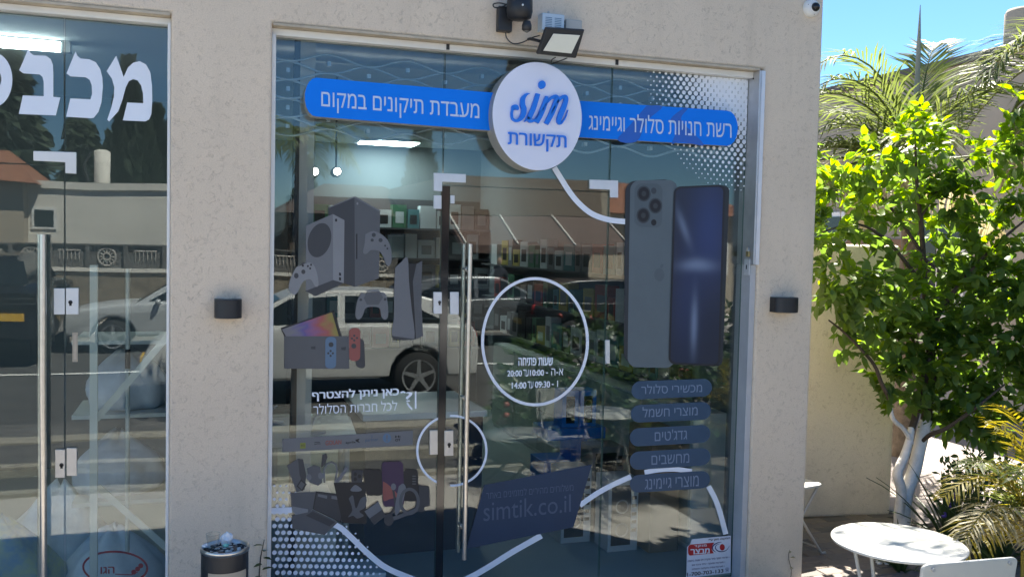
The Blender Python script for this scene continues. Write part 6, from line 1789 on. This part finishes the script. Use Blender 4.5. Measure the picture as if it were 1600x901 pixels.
house('dark brown house with a low tiled roof, mirrored behind the consoles', a.x, b.x, a.y, 2.7, 'plaster_br', 8, ('tile_d', 1.1, .4), ((a.x+1, a.x+2, 1.2, 2.2), (b.x-1.9, b.x-.9, 1.2, 2.2)))
a, b = mir(690, 340, 19.5), mir(950, 340, 19.5)
zf, zt_, zl = mir(800, 338, 19.5).z, mir(800, 283, 19.5).z, mir(800, 440, 19.5).z
sh = thing('street_shop', 'beige shop across the street with a brown awning, mirrored in the door', 'shop', ((a.x+b.x)/2, a.y, 0))
box('shop_wall', (a.x, a.y-7, -.1), (b.x, a.y, zt_), 'plaster_b', sh)
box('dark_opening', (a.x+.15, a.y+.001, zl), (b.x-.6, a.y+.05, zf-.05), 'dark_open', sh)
box('fascia_board', (a.x-.1, a.y+.051, zf+.02), (b.x-.35, a.y+.25, zt_+.05), mat('brown_fascia', (0.22, 0.16, 0.115), .8, var=.08), sh)
mb = MB(); mb.prism([(a.x, a.y+.26, zf), (a.x, a.y+2.0, zf-.75), (a.x, a.y+2.0, zf-.95), (a.x, a.y+.26, zf-.12)], [(b.x-.2, a.y+.26, zf), (b.x-.2, a.y+2.0, zf-.75), (b.x-.2, a.y+2.0, zf-.95), (b.x-.2, a.y+.26, zf-.12)]); mb.build('awning', 'awning', sh)
for f in (.02, .33, .66, .98):
    x = a.x+(b.x-.2-a.x)*f; mb = MB(); mb.tube([(x, a.y+.27, zf+.02), (x, a.y+1.98, zf-.72)], .03, 6); mb.build('awning_arm', 'plaster_w', sh)
box('lower_wall', (a.x-.05, a.y+.002, -.1), (b.x+.05, a.y+.12, zl-.001), mat('ochre_render', (0.36, 0.28, 0.19), .9, var=.1), sh)
a, b = mir(950, 340, 21), mir(1180, 340, 21)
house('pale house with a terracotta roof, mirrored behind the phone print', a.x, b.x, a.y, 2.9, 'plaster_b', 7, ('tile', 1.2, .4), ((a.x+.8, a.x+1.8, 1.1, 2.1), (b.x-2, b.x-1, 1.1, 2.1)))
a, b = mir(1180, 340, 24), mir(1800, 340, 24)
house('long pale house beyond the corner of the street', a.x, b.x, a.y, 3.0, 'plaster_w', 7, ('tile', 1.3, .4))
# tank on the white roof
p = mir(159, 235, 24); t = thing('water_tank', 'white water tank on the low white house, mirrored in the laundry glass', 'water tank', (p.x, p.y, 3.4))
mb = MB(); mb.lathe([(.2, 3.41), (.2, p.z), (.1, p.z+.05), (0, p.z+.06)], (p.x, p.y, 0), 20); mb.build('tank_body', 'plaster_w', t)
mb = MB(); mb.tube([(p.x-.3, p.y+.3, 3.41), (p.x-.42, p.y+.3, 3.9), (p.x-.2, p.y+.3, 4.3)], .04, 6); mb.build('pipe', 'black', t)
# trees across the street
def conifer(lb, x, y, H, Rr, n, seed, name='cypress_tree', narrow=True, group='dark trees across the street'):
    rr = random.Random(seed)
    t = thing(name, lb, 'tree', (x, y, -.2), group)
    mb = MB(); mb.tube([(x, y, -.2), (x, y, H*.5), (x, y, H*.95)], [.16, .1, .02], 8); mb.build('trunk', 'bark', t)
    mb = MB()
    for k in range(n):
        f = rr.random()**1.25
        z = H*(.06+.94*f)
        if narrow: w_ = Rr*math.sin(math.pi*min(1, .16+.84*f))**.7*(1.05-f*.35) if f < .97 else .05
        else: w_ = Rr*(1-f)**.8*(.72+.4*((f*9) % 1.0))
        a = rr.uniform(0, 6.283); d = w_*rr.uniform(.35, 1.08)
        c = Vector((x+d*math.cos(a), y+d*math.sin(a), z))
        sz = rr.uniform(.12, .3)*(1 if narrow else 1.25)
        up = Vector((math.cos(a)*.5, math.sin(a)*.5, 1.0 if narrow else -.25)).normalized()
        v = up.orthogonal().normalized(); v = Matrix.Rotation(rr.uniform(0, 6.28), 3, up) @ v
        mb.add([c-v*sz*.4, c+v*sz*.4, c+up*sz*1.6+v*sz*.15, c+up*sz*1.2-v*sz*.3], [(0, 1, 2, 3)])
    mb.build('crown', 'cypress', t); return t
for i, (px, py, yv, Rr, nm, lb) in enumerate(((661, 203, 27, .55, 1, 'slim dark cypress, mirrored between the sign bar and the door'), (203, 105, 30, .75, 1, 'tallest cypress, mirrored over the laundry door'), (240, 175, 28, .85, 1, 'broad cypress, mirrored beside the laundry frame'), (222, 200, 27, .6, 1, 'short cypress beside the broad one, mirrored in the laundry glass'), (176, 220, 29, .5, 1, 'thin low cypress, mirrored near the water tank'), (478, 262, 33, .5, 1, 'small far cypress, mirrored behind the game consoles'))):
    p = mir(px, py, yv); conifer(lb, p.x, p.y, p.z, Rr, 2600, i, group=None)
for i, (px, py, yv, Rr, lb) in enumerate(((12, 70, 27, 2.1, 'large dark conifer, mirrored at the left edge'), (128, 185, 29, 0.95, 'ragged conifer, mirrored under the white letters'), (-60, 110, 30, 2.6, 'dark conifer beyond the left edge'))):
    p = mir(px, py, yv); conifer(lb, p.x, p.y, p.z, Rr, 3600, 20+i, 'conifer_tree', False, group=None)
# palm, pole and planting that stand behind the camera
p = mir(470, 205, 6.2)
t = thing('street_palm', 'slim palm behind the viewer, mirrored at the left of the shop glass', 'palm tree', (p.x, p.y, -.2))
mb = MB(); mb.tube([(p.x, p.y, -.2), (p.x+.03, p.y, 1.6), (p.x, p.y, p.z)], [.09, .075, .06], 10); mb.build('trunk', 'bark', t)
for k in range(11):
    a = k*2.4; mb = MB(); frond(mb, (p.x, p.y, p.z), Vector((math.cos(a), math.sin(a), rnd.uniform(-.1, .7))), .85, 1.4, 0, 22, .3, .018, 200+k, .4, .012, .2); mb.build('frond', ('palm', 'palm'), t)
p = mir(915, 600, 4.1)
t = thing('planter_palm', 'spiky palm in a planting bed, mirrored right of the hours ring', 'plant', (p.x, p.y, -.2))
for k in range(18):
    a = k*2.4; mb = MB(); frond(mb, (p.x, p.y, .1), Vector((math.cos(a)*.8, math.sin(a)*.8, rnd.uniform(.5, 1.3))), .95, 1.5, 0, 20, .26, .016, 300+k, .4, .01, .1); mb.build('frond', ('palm' if k % 3 else 'palm_y', 'palm'), t)
mb = MB(); mb.lathe([(0, -.2), (.26, -.2), (.3, .08), (.27, .1), (0, .08)], (p.x, p.y, 0), 20); mb.build('planter', 'concrete', t)
p = mir(815, 678, 2.5)
t = thing('bistro_table', 'low white bistro table with crossed legs, mirrored in the shop door', 'table', (p.x, p.y, 0))
tz = p.z
mb = MB(); mb.lathe([(0, tz-.01), (.3, tz-.01), (.305, tz), (0, tz+.002)], (p.x, p.y, 0), 36); mb.build('table_top', 'chair', t)
for a in (0, 1, 2, 3):
    sx, sy = (-1, 1)[a % 2]*.24, (-1, 1)[a//2]*.16
    mb = MB(); mb.tube([(p.x+sx, p.y+sy, tz-.01), (p.x-sx, p.y+sy, -.012)], .012, 8); mb.build('leg', 'black', t)
# planting bed beside the terrace, mirrored low in the right pane
struct(box('planting_bed', (2.75, -5.3, -0.27), (9.5, -2.92, 0.0), 'soil'))
rb = random.Random(77)
SP = [(2.95, -3.3, .75), (3.5, -3.0, .95), (4.1, -3.2, 1.1), (4.7, -3.0, .9), (5.3, -3.3, 1.2), (3.2, -4.0, 1.0), (3.9, -4.2, 1.25), (4.6, -4.3, 1.1), (5.5, -4.4, 1.4), (6.2, -3.5, 1.2), (6.8, -4.4, 1.5)]
NM = ['low rounded', 'small leafy', 'bushy', 'dark leafy', 'tall bushy', 'round green', 'broad dark', 'dense green', 'large leafy', 'spreading', 'tall dense']
for i, (x, y, h) in enumerate(SP):
    t = thing('garden_shrub', NM[i]+' shrub in the planting bed, mirrored low in the right pane', 'plant', (x, y, 0))
    mb = MB(); rr_ = .42
    for k in range(420):
        d = Vector((rb.gauss(0, 1), rb.gauss(0, 1), rb.gauss(0, 1))).normalized()*rb.uniform(.3, 1.0)**.5
        pos = Vector((x+d.x*rr_, y+d.y*rr_, h*.52+d.z*h*.48)); mt = orient(d+Vector((rb.gauss(0, .6), rb.gauss(0, .6), rb.gauss(0, .6))), rb.uniform(-1, 1)); s_ = rb.uniform(.9, 1.7)
        mb.add([pos+mt@(Vector(v)*s_) for v in LV], LF, 0, True)
    o = mb.build('foliage', ('strap', 'shrub')[i % 2], t); o['kind'] = 'stuff'
    mb = MB(); mb.tube([(x, y, -.02), (x+.03, y, h*.6)], .02, 6); mb.build('stem', 'bark', t)
    if i % 3 == 0:
        mb = MB()
        for k in range(14):
            a = rb.uniform(0, 6.28); mb.ico((x+rr_*math.cos(a), y+rr_*math.sin(a), h*rb.uniform(.4, .95)), .03, 0, 1, .3)
        o = mb.build('flowers', 'g_red', t); o['kind'] = 'stuff'
# person standing far across the street
p = mir(776, 541, 16.8)
t = thing('person', 'person in dark clothes standing across the street, mirrored in the shop door', 'person', (p.x, p.y, -.1))
J = [(0, 0, .92), (0, 0, 1.12), (0, -.01, 1.38), (0, .01, 1.5), (0, .03, 1.62), (-.1, 0, .9), (-.11, .02, .48), (-.12, -.02, .06), (-.12, .1, .03), (.1, 0, .9), (.12, .03, .48), (.13, -.01, .06), (.13, .11, .03),
     (-.19, 0, 1.38), (-.25, .05, 1.12), (-.16, .24, 1.22), (-.1, .3, 1.3), (.19, 0, 1.38), (.26, .02, 1.1), (.2, .22, 1.12), (.12, .3, 1.2)]
E_ = [(0, 1), (1, 2), (2, 3), (3, 4), (0, 5), (5, 6), (6, 7), (7, 8), (0, 9), (9, 10), (10, 11), (11, 12), (2, 13), (13, 14), (14, 15), (15, 16), (2, 17), (17, 18), (18, 19), (19, 20)]
RAD = [.13, .12, .14, .055, .09, .085, .06, .04, .035, .085, .06, .04, .035, .06, .045, .035, .035, .06, .045, .035, .035]
me = bpy.data.meshes.new('body'); me.from_pydata(J, E_, []); bo = bpy.data.objects.new('body', me); COL.objects.link(bo); bo.parent = t
sk = bo.modifiers.new('skin', 'SKIN'); sb = bo.modifiers.new('sub', 'SUBSURF'); sb.levels = 2; sb.render_levels = 2
for i, r_ in enumerate(RAD): me.skin_vertices[0].data[i].radius = (r_, r_)
me.skin_vertices[0].data[0].use_root = True
me.materials.append(M['cloth_d'])
mb = MB(); mb.ico((0, .03, 1.64), .105, 0, 3, sq=(.85, 1, 1.2)); mb.build('head', 'skin', t, (0, 0, 0))
mb = MB(); mb.ico((0, .01, 1.69), .108, 0, 3, sq=(.9, 1, .95)); mb.build('hair', 'black', t, (0, 0, 0))
